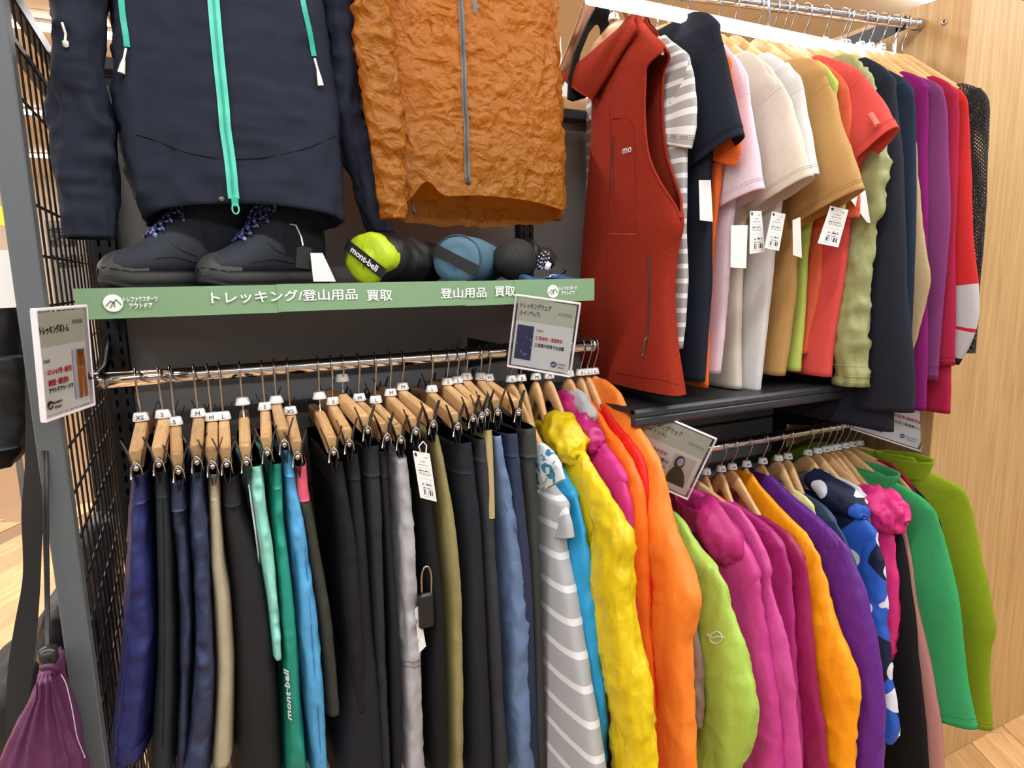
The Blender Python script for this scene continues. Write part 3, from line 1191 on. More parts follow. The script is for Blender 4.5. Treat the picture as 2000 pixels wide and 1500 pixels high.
def make_trousers(name, label, cat, hook, end, strip, mat, kind='twill', hem=None, band=None, short=None, size='S', band_h=.04, seed=1, gain=1.0,
                  hshort=None, ribbed=False, hl=.15, split=True, Yf=None, hem_mat=None):
    """hook: x of the hook on the rail; end: pixel of the bar's front end; strip: (y, left x, right x) of the front edge as it shows"""
    H = PY(hook, 750 - (hook - 188) * .0728, R1Y)
    H[2] = R1Z
    gain = gain * 1.4
    # swing of the bar from where its front end shows
    d = ray(*end)
    A = d[0] ** 2 + d[1] ** 2
    B = -2 * (d[0] * H[0] + d[1] * H[1])
    C = H[0] ** 2 + H[1] ** 2 - hl * hl
    D = B * B - 4 * A * C
    tt = (-B - math.sqrt(max(D, 0))) / 2 / A
    P = d * tt
    ang = math.degrees(math.atan2(P[0] - H[0], -(P[1] - H[1])))
    F = Frame(H, max(-16, min(8, ang)))
    hg = clip_hanger(F, 'wooden clip hanger marked %s, holding the %s' % (size, short) if size not in ('', '^') else 'wooden clip hanger holding the %s' % short, size, hl,
                     'wooden clip hangers on the left rail', None, min(.10, max(.05, H[2] - (EYE[2] + d[2] * tt) - .026)))
    root = thing(name, label, cat, tuple(H), 'trousers on the left rail')
    yf = Yf or (R1Y - hl - .004)
    ys = np.array([s_[0] for s_ in strip], float)
    xl = np.array([s_[1] for s_ in strip], float)
    xr = np.array([s_[2] for s_ in strip], float)
    n = 84
    yy = np.linspace(ys[0], ys[-1], n)
    # lower part of a leg hangs a little further out
    yo = yf - .012 * np.clip((yy - ys[0]) / 300, 0, 1)
    def smooth(a):
        for _ in range(5):
            b = a.copy()
            b[1:-1] = (a[:-2] + 2 * a[1:-1] + a[2:]) / 4
            a = b
        return a
    XL = np.array([PY(x, y, Y)[0] for x, y, Y in zip(smooth(np.interp(yy, ys, xl)), yy, yo)])
    XRr = np.array([PY(x, y, Y) for x, y, Y in zip(smooth(np.interp(yy, ys, xr)), yy, yo)])
    zs = XRr[:, 2]
    zs = np.linspace(zs[0], zs[-1], n)
    XR = XRr[:, 0]
    th = np.maximum(XR - XL, .018)
    xf = (XL + XR) / 2
    L = zs[0] - zs
    crotch = .24
    m = 48
    t = np.linspace(0, 2 * math.pi, m, endpoint=False)
    cc, ss = sgnpow(np.cos(t), .72), sgnpow(np.sin(t), .55)
    yb_ = R1Y + hl

    def rings(i0, i1, f0, f1, tk=1.0, side=0):
        """rings between fractions f0 (back) and f1 (front) of the depth"""
        G, Cn = [], []
        for i in range(i0, i1):
            xb = H[0] * .6 + xf[i] * .4
            Fp = np.array([xf[i], yo[i]])
            Bp = np.array([xb, yb_ - .02])
            a, b = Bp + (Fp - Bp) * f0, Bp + (Fp - Bp) * f1
            mid, half = (a + b) / 2, (b - a) / 2
            ax = half / np.linalg.norm(half)
            sd = np.array([ax[1], -ax[0]])
            c_ = np.maximum(cc, .03) if side > 0 else (np.minimum(cc, -.03) if side < 0 else cc)
            q = mid[None] + half[None] * c_[:, None] + sd[None] * (th[i] * tk / 2 * ss)[:, None]
            G.append(np.concatenate([q, np.full((m, 1), zs[i])], 1))
            Cn.append([mid[0], mid[1], zs[i]])
        return np.array(G), np.array(Cn)
    body = MB()
    ic = int(np.searchsorted(L, crotch)) if split else n
    ic = min(max(ic, 3), n)
    G, Cn = rings(0, min(ic + 1, n), 0.0, 1.0)
    G = wrinkle(G, Cn, kind, seed, gain)
    body.grid(G, True, True, ic >= n - 3)
    if ic < n - 3:
        for side in (1, -1):
            G, Cn = rings(ic, n, 0.0, 1.0, 1.0, side)
            G = wrinkle(G, Cn, kind, seed, gain)
            G = add_open_end(G, .04, .004)
            body.grid(G, True)
    body.build('legs', mat, root)
    if band is not None:
        nb = max(3, int(np.searchsorted(L, band_h)))
        G, Cn = rings(0, nb + 1, -.004, 1.006, 1.06)
        if ribbed:
            G = G + ((G - Cn[:, None]) / (np.linalg.norm(G - Cn[:, None], axis=2, keepdims=True) + 1e-9)) * (.0016 * np.sign(np.sin(np.arange(m) * 2.6)))[None, :, None]
            G = wrinkle(G, Cn, 'nylon', seed + 9, .5)
        else:
            G = wrinkle(G, Cn, 'smooth', seed + 9, .5)
        MB().grid(G, True, True, True).build('waistband', band, root)
    if hem:
        G, Cn = rings(n - 6, n, -.006, 1.006, 1.05, 1)
        G = wrinkle(G, Cn, 'smooth', seed + 9, .4)
        G = add_open_end(G, .03, .004)
        MB().grid(G, True).build('hem', hem_mat or mat, root)
    root['_yf'] = float(yf)
    return root


# ---------------------------------------------------------------- tops


def make_top(name, label, cat, H, ang, outline, k, mat, kind='cotton', sw=(.13, .11), hem_z=None, body=None, th=.034, sth=.05, seed=1, gain=1.0, group=None,
             sleeve=True, cuff=None, cuff_mat=None, sleeve_mat=None, back=True, short=None, size='M', rr=.0125, hang=True, wmat=None, hdrop=.066, open_end=True,
             bu=.02, sk=.004, slope=.075, hw=.19, back_px=None, hole=None, stitch=False, back_scale=.8):
    """outline: pixels down the front silhouette; k: index of the shoulder point"""
    F = Frame(H, ang)
    root = thing(name, label, cat, tuple(F.H), group)
    E = np.array([F.uz(p) for p in outline])
    tip = E[k]
    z0 = E[0, 1]
    if hang:
        und = E[:k + 1]
        und = und[np.argsort(und[:, 0])]
        top_hanger(F, ('wooden hanger marked %s, carrying the %s' % (size, short)) if size else 'wooden hanger carrying the %s' % short, size, min(hw, max(tip[0] - .012, .10)), hdrop, rr,
                   'wooden hangers on the ' + (group or 'rail').split(' on the ')[-1], wmat, slope, und)
    hz = hem_z if hem_z is not None else z0 - .62
    # torso
    zs = np.concatenate([np.linspace(z0, tip[1] - .03, 22, endpoint=False), np.linspace(tip[1] - .03, hz, 56)])
    sh = E[:k + 1]
    o_ = np.argsort(-sh[:, 1])
    shz, shu = sh[o_, 1], sh[o_, 0]
    if body is not None:
        Bd = np.array([F.uz(p) for p in body])
        bz, bu_ = Bd[:, 1], Bd[:, 0]
    else:
        bz = np.array([tip[1] - .08, hz])
        bu_ = np.array([tip[0] - bu, tip[0] - bu + .005])
    az = np.concatenate([shz, bz])
    au = np.concatenate([shu, bu_])
    q = np.argsort(-az)
    uf = np.interp(-zs, -az[q], au[q])
    for _ in range(4):
        u2 = uf.copy()
        u2[1:-1] = (uf[:-2] + 2 * uf[1:-1] + uf[2:]) / 4
        uf = u2
    lo = np.clip((z0 - zs) / max(z0 - tip[1], .02), 0, 1)
    hwd = np.interp(-zs, -np.array([z0, tip[1], hz]), [max(E[0, 0], .05), max(tip[0], .15), max(tip[0], .15)])
    ub = -hwd
    if back_px is not None:
        Bk = np.array([F.uz(p) for p in back_px])
        Bk = Bk[np.argsort(-Bk[:, 1])]
        ub = np.interp(-zs, -Bk[:, 1], Bk[:, 0])
    thk = th * (.45 + .55 * lo)
    flare = np.clip((tip[1] - zs) / max(tip[1] - hz, .1), 0, 1)
    thk = thk * (1 + .25 * flare)
    G = flat_loft(F, zs, uf, ub, thk, None, 48, .55, kind, seed, gain)
    if hole is None:
        G = add_open_end(G, .03, .004)
        MB().grid(G, True, True, False).build('body', mat, root)
    else:
        # sleeveless: every ring is open at the front edge between the shoulder and the armpit
        zt_, zb_ = hole
        gap = .80 * np.sqrt(np.clip((zs - zb_) / .10, 0, 1)) * np.clip((zt_ - zs) / .012, 0, 1)
        for _ in range(3):
            g2 = gap.copy()
            g2[1:-1] = (gap[:-2] + 2 * gap[1:-1] + gap[2:]) / 4
            gap = g2
        mm = 72
        tq = np.linspace(0, 1, mm)
        Gs = []
        for i in range(len(zs)):
            t_ = gap[i] + (2 * math.pi - 2 * gap[i]) * tq
            U = (uf[i] + ub[i]) / 2 + (uf[i] - ub[i]) / 2 * sgnpow(np.cos(t_), .75)
            K = thk[i] / 2 * sgnpow(np.sin(t_), .55)
            Gs.append(F.pt(U, np.full(mm, zs[i]), K))
        Gs = np.array(Gs)
        Cn = F.pt((uf + ub) / 2, zs, 0)
        Gs = wrinkle(Gs, Cn, kind, seed, gain)
        gz = MB()
        gz.grid(Gs, False)
        In = Cn[:, None] + (Gs - Cn[:, None]) * .93
        gz.grid(In, False)
        gz.build('body', mat, root)
        ii = np.where(gap > .02)[0]
        for col in (0, -1):
            MB().tube(Gs[ii[0] - 1:ii[-1] + 2, col], .0028, 7).build('armhole_binding', mat, root)
    if sleeve:
        S = np.concatenate([[tip + (E[max(k - 1, 0)] - tip) * .8], E[k:]])
        S = resample(S, 64, 3)
        d = np.concatenate([[0], np.cumsum(np.linalg.norm(np.diff(S, axis=0), axis=1))])
        f = d / d[-1]
        w = np.interp(f, np.linspace(0, 1, len(sw)), sw)
        st_ = np.clip(d / .085, 0, 1)
        st_ = st_ * st_ * (3 - 2 * st_)
        w0 = w * (.3 + .7 * st_)
        T = np.gradient(S, axis=0)
        T /= np.linalg.norm(T, axis=1)[:, None]
        i3 = min(int(np.searchsorted(d, .13)), 40)
        T[:i3] = T[i3:i3 + 8].mean(0)          # rings of the shoulder cap lie square to the upper arm
        for ax_ in (0, 1):
            T[:, ax_] = np.convolve(np.pad(T[:, ax_], 6, 'edge'), np.ones(13) / 13, 'valid')
        T /= np.linalg.norm(T, axis=1)[:, None]
        # inward: to the torso side of the downward path
        Ni = np.stack([T[:, 1], -T[:, 0]], -1)
        cen = S + Ni * (w0 / 2)[:, None]
        s2 = np.clip(d / .24, 0, 1)
        s2 = s2 * s2 * (3 - 2 * s2)
        tk = (th * .42 * (1 - s2) + sth * s2) * (1 - .15 * f)
        skv = sk * s2
        for s in ((1, -1) if back else (1,)):
            c2 = cen * np.array([1.0 if s > 0 else -back_scale, 1.0])
            if s < 0:
                c2 = c2[::2]
                G = tube_loft(F, c2, w0[::2], tk[::2], skv[::2], 20, kind, seed + 5, gain, .88, (-Ni * np.array([-1.0, 1.0]))[::2])
            else:
                G = tube_loft(F, c2, w0, tk, skv, 40, kind, seed + 3, gain, .88, -Ni)
            if open_end:
                G = add_open_end(G, .05, .0035)
            MB().grid(G, True, True, not open_end).build('sleeve', sleeve_mat or mat, root)
            if stitch and s > 0:
                n_ = len(c2)
                for i0 in (int(np.searchsorted(d, d[-1] - .018)), int(np.searchsorted(d, d[-1] - .024)), int(np.searchsorted(d, .075))):
                    i0 = min(i0, n_ - 2)
                    ring_ = G[i0] + (G[i0] - G[i0].mean(0)) * .004
                    MB().tube(np.concatenate([ring_, ring_[:1]]), .0007, 5, False).build('stitching', mat, root)
            if cuff and s > 0:
                i0 = int(np.searchsorted(d, d[-1] - cuff))
                for jj in (i0, min(i0 + 2, len(c2) - 2)):
                    ring_ = G[jj] + (G[jj] - G[jj].mean(0)) * .006
                    MB().tube(np.concatenate([ring_, ring_[:1]]), .0012, 5, False).build('cuff_seam', cuff_mat or sleeve_mat or mat, root)
        root['_cx'] = [float(v) for v in F.pt(cen[-1, 0], cen[-1, 1], 0)]
    root['_d'] = 0
    return root, F, E
# ---------------------------------------------------------------- trousers, left to right
BK = (30, 30, 33)
K1 = fab((36, 42, 98), 'nylon')
tr = {}
tr['indigo'] = make_trousers('trousers', 'indigo blue nylon trousers, first on the left rail beside the mesh', 'trousers', 267, (266, 895),
    [(925, 254, 290), (1000, 246, 294), (1100, 236, 299), (1200, 226, 304), (1300, 217, 301), (1400, 206, 292), (1486, 200, 283)], K1, 'nylon', True, K1, 'indigo nylon trousers', 'XS', seed=1)
m_ = fab((46, 52, 54), 'twill')
tr['charcoal'] = make_trousers('trousers', 'charcoal trousers with a plain flat waist, between indigo and navy pairs', 'trousers', 311, (310, 888),
    [(918, 297, 331), (1000, 298, 336), (1200, 301, 342), (1300, 299, 343), (1470, 284, 341), (1508, 283, 341)], m_, 'smooth', True, m_, 'charcoal trousers', 'S', seed=2)
m_ = fab((40, 48, 70), 'nylon')
tr['navy_a'] = make_trousers('trousers', 'narrow navy trousers with ribbed waist, just right of the charcoal pair', 'trousers', 333, (347, 902),
    [(938, 328, 364), (1000, 326, 370), (1100, 338, 377), (1200, 345, 379), (1350, 344, 374), (1510, 338, 365)], m_, 'nylon', None, m_, 'narrow navy ribbed-waist trousers', 'S', .042, 3, ribbed=True)
m_ = fab((46, 56, 84), 'nylon')
tr['navy_b'] = make_trousers('trousers', 'crinkled slate navy trousers with ribbed waist and thin white piping', 'trousers', 380, (384, 884),
    [(920, 367, 402), (985, 366, 403), (1000, 364, 411), (1100, 371, 414), (1200, 375, 418), (1300, 373, 423), (1400, 360, 421), (1520, 338, 410)], m_, 'crinkle', None, m_,
    'crinkled slate navy trousers', 'M', .055, 4, ribbed=True)
m_ = fab((172, 162, 134), 'twill')
tr['beige'] = make_trousers('trousers', 'beige stretch trousers with a hemmed cuff among dark pairs', 'trousers', 406, (414, 892),
    [(925, 404, 433), (1000, 406, 434), (1100, 407, 441), (1160, 412, 452), (1300, 418, 461), (1400, 414, 459), (1494, 407, 456)], m_, 'smooth', True, m_, 'beige stretch trousers', 'M', seed=5)
m_ = fab((40, 40, 42), 'twill')
tr['black_wide'] = make_trousers('trousers', 'wide black trousers flaring beside the mint pair', 'trousers', 429, (441, 889),
    [(930, 431, 470), (1000, 432, 480), (1060, 438, 508), (1120, 446, 526), (1240, 455, 545), (1320, 457, 553), (1430, 457, 560), (1540, 456, 564)], m_, 'smooth', None, m_, 'wide black flaring trousers', 'L', seed=6)
m_ = fab((140, 212, 196), 'nylon')
tr['mint'] = make_trousers('trousers', 'pale mint cropped trousers with elastic waist and drawstring', 'trousers', 469, (480, 885),
    [(908, 482, 517), (950, 486, 522), (1000, 494, 527), (1060, 505, 537), (1120, 514, 543), (1200, 526, 549), (1284, 534, 553)], m_, 'nylon', None, m_, 'mint cropped trousers', '^', .05, 7, ribbed=True)
m_ = fab((28, 138, 118), 'nylon')
tr['teal'] = make_trousers('trousers', 'teal green trousers with white lettering down the leg', 'trousers', 512, (521, 867),
    [(905, 527, 556), (1000, 530, 558), (1100, 538, 570), (1250, 549, 586), (1350, 552, 592), (1440, 553, 600), (1530, 555, 610)], m_, 'nylon', None, m_, 'teal trousers with lettering', 'S', seed=8)
m_ = fab((82, 158, 208), 'nylon')
tr['sky'] = make_trousers('trousers', 'bright sky blue long trousers, right of the teal pair', 'trousers', 535, (553, 851),
    [(878, 550, 574), (950, 556, 588), (1050, 566, 609), (1150, 576, 623), (1250, 584, 632), (1350, 592, 637), (1450, 604, 643), (1530, 610, 648)], m_, 'nylon', None, m_, 'sky blue trousers', '', seed=9)
m_ = fab((62, 62, 52), 'twill')
tr['pinkband'] = make_trousers('trousers', 'dark olive cropped trousers with a bright pink waistband', 'trousers', 561, (579, 875),
    [(908, 573, 604), (965, 577, 609), (1000, 586, 619), (1100, 604, 639), (1200, 620, 657), (1300, 630, 667), (1394, 637, 671)], m_, 'twill', True, fab((214, 88, 112), 'twill'),
    'olive trousers with pink waistband', 'XS', .058, 10)
m_ = fab(BK, 'twill')
tr['black_crop'] = make_trousers('trousers', 'black cropped trousers ending above the frame edge, right of the olive pair', 'trousers', 620, (648, 867),
    [(900, 646, 676), (950, 652, 684), (1000, 660, 692), (1060, 668, 703), (1200, 674, 713), (1300, 682, 724), (1386, 690, 733)], m_, 'twill', True, m_, 'black cropped trousers', '^', seed=11)
m_ = fab((34, 35, 39), 'twill')
tr['black_b'] = make_trousers('trousers', 'long black trousers second of the black row, plain waist', 'trousers', 646, (678, 851),
    [(885, 676, 706), (950, 680, 714), (1060, 684, 726), (1200, 682, 740), (1300, 672, 752), (1520, 652, 764)], m_, 'smooth', None, m_, 'second pair in the black row', 'S', seed=12)
m_ = fab((44, 47, 52), 'twill')
tr['black_c'] = make_trousers('trousers', 'black pleated trousers with a wide flat waistband', 'trousers', 667, (712, 826),
    [(868, 708, 750), (950, 714, 752), (1060, 722, 754), (1200, 728, 758), (1300, 735, 762), (1520, 742, 770)], m_, 'twill', None, m_, 'black pleated trousers', '^', .045, 13)
m_ = fab((32, 32, 36), 'twill')
tr['black_d'] = make_trousers('trousers', 'slim black trousers directly left of the pale grey pair', 'trousers', 698, (749, 840),
    [(880, 738, 760), (1000, 746, 766), (1200, 758, 782), (1300, 762, 785), (1520, 766, 790)], m_, 'smooth', None, m_, 'slim black trousers beside the grey pair', 'M', seed=14)
m_ = fab((168, 168, 172), 'nylon')
tr['grey'] = make_trousers('trousers', 'pale grey trousers with a double seam at the knee', 'trousers', 730, (777, 845),
    [(893, 766, 802), (950, 772, 810), (1000, 777, 816), (1150, 781, 824), (1300, 785, 832), (1400, 788, 836), (1520, 792, 841)], m_, 'crinkle', None, None, 'pale grey trousers', 'L', seed=15, gain=.8)
m_ = fab((24, 24, 27), 'twill')
tr['black_tag'] = make_trousers('trousers', 'black trousers carrying the long printed price tag', 'trousers', 760, (806, 829),
    [(862, 808, 838), (1000, 824, 856), (1150, 838, 872), (1300, 845, 879), (1520, 848, 882)], m_, 'smooth', None, m_, 'black trousers with the long price tag', 'M', seed=16)
m_ = fab((142, 132, 88), 'twill')
tr['khaki'] = make_trousers('trousers', 'khaki trousers folded at the waist, beside the long price tag', 'trousers', 784, (839, 815),
    [(850, 838, 862), (900, 850, 876), (1000, 866, 894), (1150, 878, 911), (1300, 882, 916), (1520, 884, 919)], m_, 'twill', None, None, 'khaki trousers', 'M', seed=17)
m_ = fab((36, 38, 46), 'twill')
tr['black_e'] = make_trousers('trousers', 'black trousers with a deep waistband, right of the khaki pair', 'trousers', 841, (888, 820),
    [(862, 886, 932), (950, 894, 944), (1000, 900, 952), (1150, 912, 961), (1300, 918, 968), (1520, 926, 978)], m_, 'smooth', None, m_, 'black trousers with deep waistband', 'L', .05, 18)
m_ = fab((58, 58, 62), 'twill')
tr['graphite'] = make_trousers('trousers', 'graphite grey trousers left of the faded blue pair', 'trousers', 872, (918, 804),
    [(856, 930, 952), (950, 938, 964), (1000, 944, 972), (1200, 954, 983), (1350, 962, 990), (1520, 968, 1002)], m_, 'twill', None, m_, 'graphite grey trousers', 'S', seed=19)
m_ = fab((176, 160, 112), 'twill')
tr['tan'] = make_trousers('shorts', 'short tan shorts showing only a narrow strip beside the faded blue trousers', 'shorts', 892, (935, 800),
    [(838, 940, 968), (900, 945, 970), (960, 948, 972), (1010, 950, 973)], m_, 'smooth', None, m_, 'tan shorts', 'L', seed=20, split=False)
m_ = fab((98, 122, 158), 'nylon')
tr['steelblue'] = make_trousers('trousers', 'faded steel blue trousers with a curved pocket seam', 'trousers', 910, (946, 793),
    [(850, 962, 984), (900, 966, 994), (950, 974, 1011), (1000, 982, 1019), (1100, 990, 1043), (1200, 994, 1046), (1300, 998, 1042), (1400, 1004, 1050), (1520, 1010, 1056)], m_, 'crinkle', None, m_,
    'faded steel blue trousers', 'S', seed=21, gain=.8)
m_ = fab((46, 52, 76), 'twill')
tr['navy_c'] = make_trousers('trousers', 'dark navy trousers wedged between faded blue and dark olive pairs', 'trousers', 938, (968, 793),
    [(845, 984, 1021), (950, 996, 1030), (1100, 1012, 1046), (1300, 1022, 1056), (1520, 1030, 1064)], m_, 'smooth', None, m_, 'dark navy trousers beside the olive pair', 'LL', seed=22)
m_ = fab((64, 66, 62), 'twill')
tr['olive'] = make_trousers('trousers', 'dark olive grey trousers, last before the patterned shirts', 'trousers', 953, (1006, 793),
    [(836, 1018, 1056), (950, 1026, 1062), (1100, 1034, 1066), (1300, 1042, 1072), (1520, 1048, 1080)], m_, 'smooth', None, m_, 'dark olive grey trousers', 'M', .05, 23)

# ---------------------------------------------------------------- tops


def hook_at(X, yz):
    return np.array([X, yz[0], yz[1]])


def ang_for(H, px, L, lo=-28, hi=45):
    u0 = Frame(H, 0).uz(px)[0]
    if .10 <= u0 <= .255:
        return 0.0
    L = .10 if u0 < .10 else .25
    d = ray(*px)
    A = d[0] ** 2 + d[1] ** 2
    h = H - EYE
    B = -2 * (d[0] * h[0] + d[1] * h[1])
    C = h[0] ** 2 + h[1] ** 2 - L * L
    D = B * B - 4 * A * C
    t_ = (-B - math.sqrt(max(D, 0))) / 2 / A
    P = d * t_
    a = math.degrees(math.atan2(P[0] - h[0], -(P[1] - h[1])))
    return max(lo, min(hi, a))


def tip_hook(px, half):
    Y = 1.0
    for _ in range(25):
        p = PY(px[0], px[1], Y)
        Y = top_y(p[0]) - half
    return np.array([p[0], top_y(p[0]), TOPZ])


G1 = 'tops on the left rail'
G2 = 'jackets on the lower right rail'
G3 = 'tops on the top right rail'


def r1(X, tip, L=.20):
    H = np.array([X, R1Y, R1Z])
    return H, ang_for(H, tip, L)


def r2(X, tip, L=.20):
    H = np.array([X, R2Y, R2Z])
    return H, ang_for(H, tip, L)


# --- right end of the left rail
H, a = r1(.582, (1098, 915), .17)
FLORAL = blotch_mat('cloth_floral', [(226, 232, 232), (206, 220, 222), (58, 128, 164)], 26, (.5, .58))
make_top('shirt', 'white shirt with blue floral print, at the end of the trousers row', 'shirt', H, a, [(1062, 868), (1080, 880), (1098, 912), (1104, 935)], 2, FLORAL, 'cotton', (.10, .11), .70, None,
         .03, .045, 31, 1, G1, short='floral shirt', size='S', bu=.11)
H, a = r1(.605, (1105, 985), .19)
STR_G = stripes('cloth_grey_stripe', (172, 174, 178), (224, 226, 228), .060, .22, .02)
make_top('striped_shirt', 'grey jersey shirt with pale horizontal stripes, left of the cyan jacket', 'shirt', H, a, [(1068, 935), (1085, 955), (1105, 985), (1116, 1020), (1121, 1050)], 2, STR_G, 'cotton',
         (.10, .10), .42, [(1098, 1066), (1116, 1150), (1130, 1220), (1146, 1300), (1160, 1400), (1176, 1500), (1190, 1600)], .05, .05, 32, 1, G1, short='grey striped shirt', size='S')
H, a = r1(.640, (1126, 968), .20)
make_top('jacket', 'bright cyan blue jacket between the striped shirt and the yellow jacket', 'jacket', H, a,
         [(1086, 895), (1102, 928), (1126, 968), (1140, 1030), (1153, 1100), (1168, 1200), (1174, 1330), (1180, 1420), (1186, 1560)], 2, fab((36, 148, 200), 'nylon'), 'nylon', (.12, .11), .60, None,
         .036, .05, 33, 1, G1, short='cyan jacket', size='M', slope=.09)
YEL = fab((220, 192, 6), 'satin')
H, a = r1(.672, (1200, 988), .20)
root, F, E = make_top('rain_jacket', 'mustard yellow crumpled rain jacket with rolled hood', 'jacket', H, a,
                      [(1120, 850), (1158, 925), (1200, 985), (1234, 1040), (1240, 1062), (1234, 1100), (1236, 1180), (1241, 1262), (1261, 1335), (1272, 1420), (1284, 1560)], 2, YEL, 'crinkle',
                      (.12, .115, .115, .12), .60, None, .045, .06, 34, 1.3, G1, short='yellow rain jacket', size='M', slope=.10)
c = F.uz((1112, 858))
hood_blob(F, c[0], c[1], .006, .055, .032, .034, YEL, root, 41, rot=-.5)
MAG = fab((196, 44, 128), 'nylon')
MAGD = fab((178, 30, 112), 'nylon')
H, a = r1(.722, (1225, 950), .20)
root, F, E = make_top('rain_jacket', 'magenta rain jacket with ruffled hood, behind the yellow rain jacket', 'jacket', H, a,
                      [(1155, 830), (1190, 880), (1222, 930), (1234, 985), (1238, 1100), (1242, 1200), (1252, 1300), (1262, 1420), (1270, 1560)], 2, MAG, 'nylon', (.12, .11), .60, None, .034, .05, 35, 1, G1,
                      short='magenta hooded rain jacket', size='S', slope=.09)
c = F.uz((1140, 822))
hood_blob(F, c[0], c[1], .010, .075, .026, .022, fab((178, 26, 108), 'satin'), root, 43, 'crinkle', rot=-.55)
c = F.uz((1142, 800))
hood_blob(F, c[0] - .02, c[1] + .005, .0, .05, .022, .016, fab((176, 178, 182), 'nylon'), root, 45, 'nylon', 'lining', 1.5, -.4)
ORA = fab((236, 118, 34), 'nylon')
H, a = r1(.752, (1248, 915), .20)
make_top('jacket', 'orange jacket left of the thin red one', 'jacket', H, a,
         [(1155, 785), (1190, 838), (1240, 905), (1260, 955), (1266, 1050), (1272, 1200), (1278, 1350), (1282, 1560)], 2, fab((238, 112, 22), 'nylon'), 'nylon', (.12, .11), .60, None, .032, .045, 36, .7, G1,
         short='orange jacket beside the red one', size='S')
H, a = r1(.770, (1266, 905), .20)
make_top('jacket', 'thin red jacket squeezed between two orange jackets', 'jacket', H, a,
         [(1178, 790), (1210, 835), (1256, 893), (1272, 955), (1280, 1050), (1284, 1200), (1288, 1350), (1290, 1560)], 2, fab((214, 26, 22), 'nylon'), 'nylon', (.11, .10), .60, None, .026, .036, 37, .7, G1,
         short='thin red jacket', size='L')
H, a = r1(.787, (1292, 905), .20)
make_top('jacket', 'light orange jacket with a bent elbow, at the right end of the left rail', 'jacket', H, a,
         [(1180, 742), (1205, 757), (1240, 830), (1288, 900), (1305, 970), (1328, 1050), (1352, 1105), (1370, 1160), (1373, 1182), (1362, 1215), (1350, 1245), (1352, 1340), (1358, 1430), (1364, 1560)], 3,
         fab((240, 130, 44), 'nylon'), 'nylon', (.12, .13, .125, .11, .11), .60, None, .036, .055, 38, .9, G1, short='light orange jacket', size='L', slope=.06)

# --- lower right rail
H, a = r2(.862, (1352, 1150), .19)
make_top('jacket', 'mauve grey jacket glimpsed as a strip behind the orange elbow', 'jacket', H, a, [(1318, 1020), (1335, 1080), (1352, 1150), (1366, 1260), (1374, 1350), (1370, 1420)], 2,
         fab((150, 124, 116), 'nylon'), 'nylon', (.10, .09), .60, None, .028, .04, 50, 1, G2, short='mauve grey jacket', size=None, rr=.011)
H, a = r2(.905, (1402, 1110), .20)
root, F, E = make_top('jacket', 'lime green shell jacket with a white knot-shaped emblem on the sleeve', 'jacket', H, a,
                      [(1328, 1008), (1345, 1030), (1362, 1068), (1400, 1112), (1424, 1165), (1440, 1215), (1458, 1290), (1470, 1350), (1476, 1400), (1466, 1445), (1450, 1490), (1436, 1560)], 3,
                      fab((164, 198, 82), 'nylon'), 'nylon', (.13, .14, .14, .12), .60, None, .05, .06, 51, 1, G2, short='lime shell jacket', size=None, rr=.011)
lime_root, lime_F = root, F
H, a = r2(.985, (1484, 1126), .21)
MG2 = fab((192, 58, 132), 'nylon')
root, F, E = make_top('jacket', 'magenta jacket with an open hood collar and black cord locks', 'jacket', H, a,
                      [(1372, 965), (1415, 1010), (1462, 1075), (1484, 1124), (1490, 1180), (1500, 1260), (1512, 1340), (1520, 1430), (1526, 1560)], 3, MG2, 'nylon', (.13, .13, .12), .60, None, .045, .06, 52, 1,
                      G2, short='magenta jacket with open collar', size=None, rr=.011)
c = F.uz((1402, 1022))
hood_blob(F, c[0] + .015, c[1] - .012, .012, .07, .040, .030, fab((176, 34, 112), 'nylon'), root, 61, 'nylon', 'hood', 1.6, -.75)
c = F.uz((1368, 985))
collar_band(F, c[0], c[1] - .03, .055, .026, .055, fab((172, 32, 104), 'nylon'), root, .01, 'nylon', 3, 'collar', .012, .02)
c = F.uz((1385, 1000))
MB().grid(np.array([[F.pt(c[0] + .012 * x, c[1] - .012 - .02 * y - .018 * x, .040 + .003 * x) for x in (-1, 0, 1, 2)] for y in (-1, 0, 1)]), False).build('collar_lining', fab((72, 74, 92), 'fleece'), root)
for px, py in ((1402, 1060), (1396, 1076)):
    p = F.pt(*F.uz((px, py)), .062)
    MB().tube([p, p + np.array([.002, -.006, -.014]), p + np.array([.010, -.008, -.024])], .0035, 7).build('cord_lock', M['black_plastic'], root)
H, a = r2(1.035, (1500, 1110), .20)
make_top('jacket', 'rose pink jacket directly behind the magenta one with the open collar', 'jacket', H, a,
         [(1440, 990), (1462, 1020), (1488, 1065), (1504, 1115), (1520, 1190), (1535, 1240), (1550, 1300), (1558, 1380), (1564, 1450), (1568, 1560)], 3, fab((196, 72, 142), 'nylon'), 'nylon', (.12, .12, .12), .60,
         None, .034, .048, 53, .9, G2, short='rose pink jacket', size=None, rr=.011)
H, a = r2(1.076, (1492, 1075), .20)
make_top('jacket', 'scarlet red jacket whose shoulder shows among the magenta jackets', 'jacket', H, a,
         [(1392, 962), (1440, 990), (1466, 1030), (1492, 1075), (1502, 1110), (1505, 1200), (1508, 1300), (1512, 1450)], 3, fab((206, 34, 26), 'nylon'), 'nylon', (.11, .10), .60, None, .03, .04, 54, 1, G2,
         short='scarlet jacket', size='S', rr=.011, slope=.09)
H, a = r2(1.124, (1532, 1068), .20)
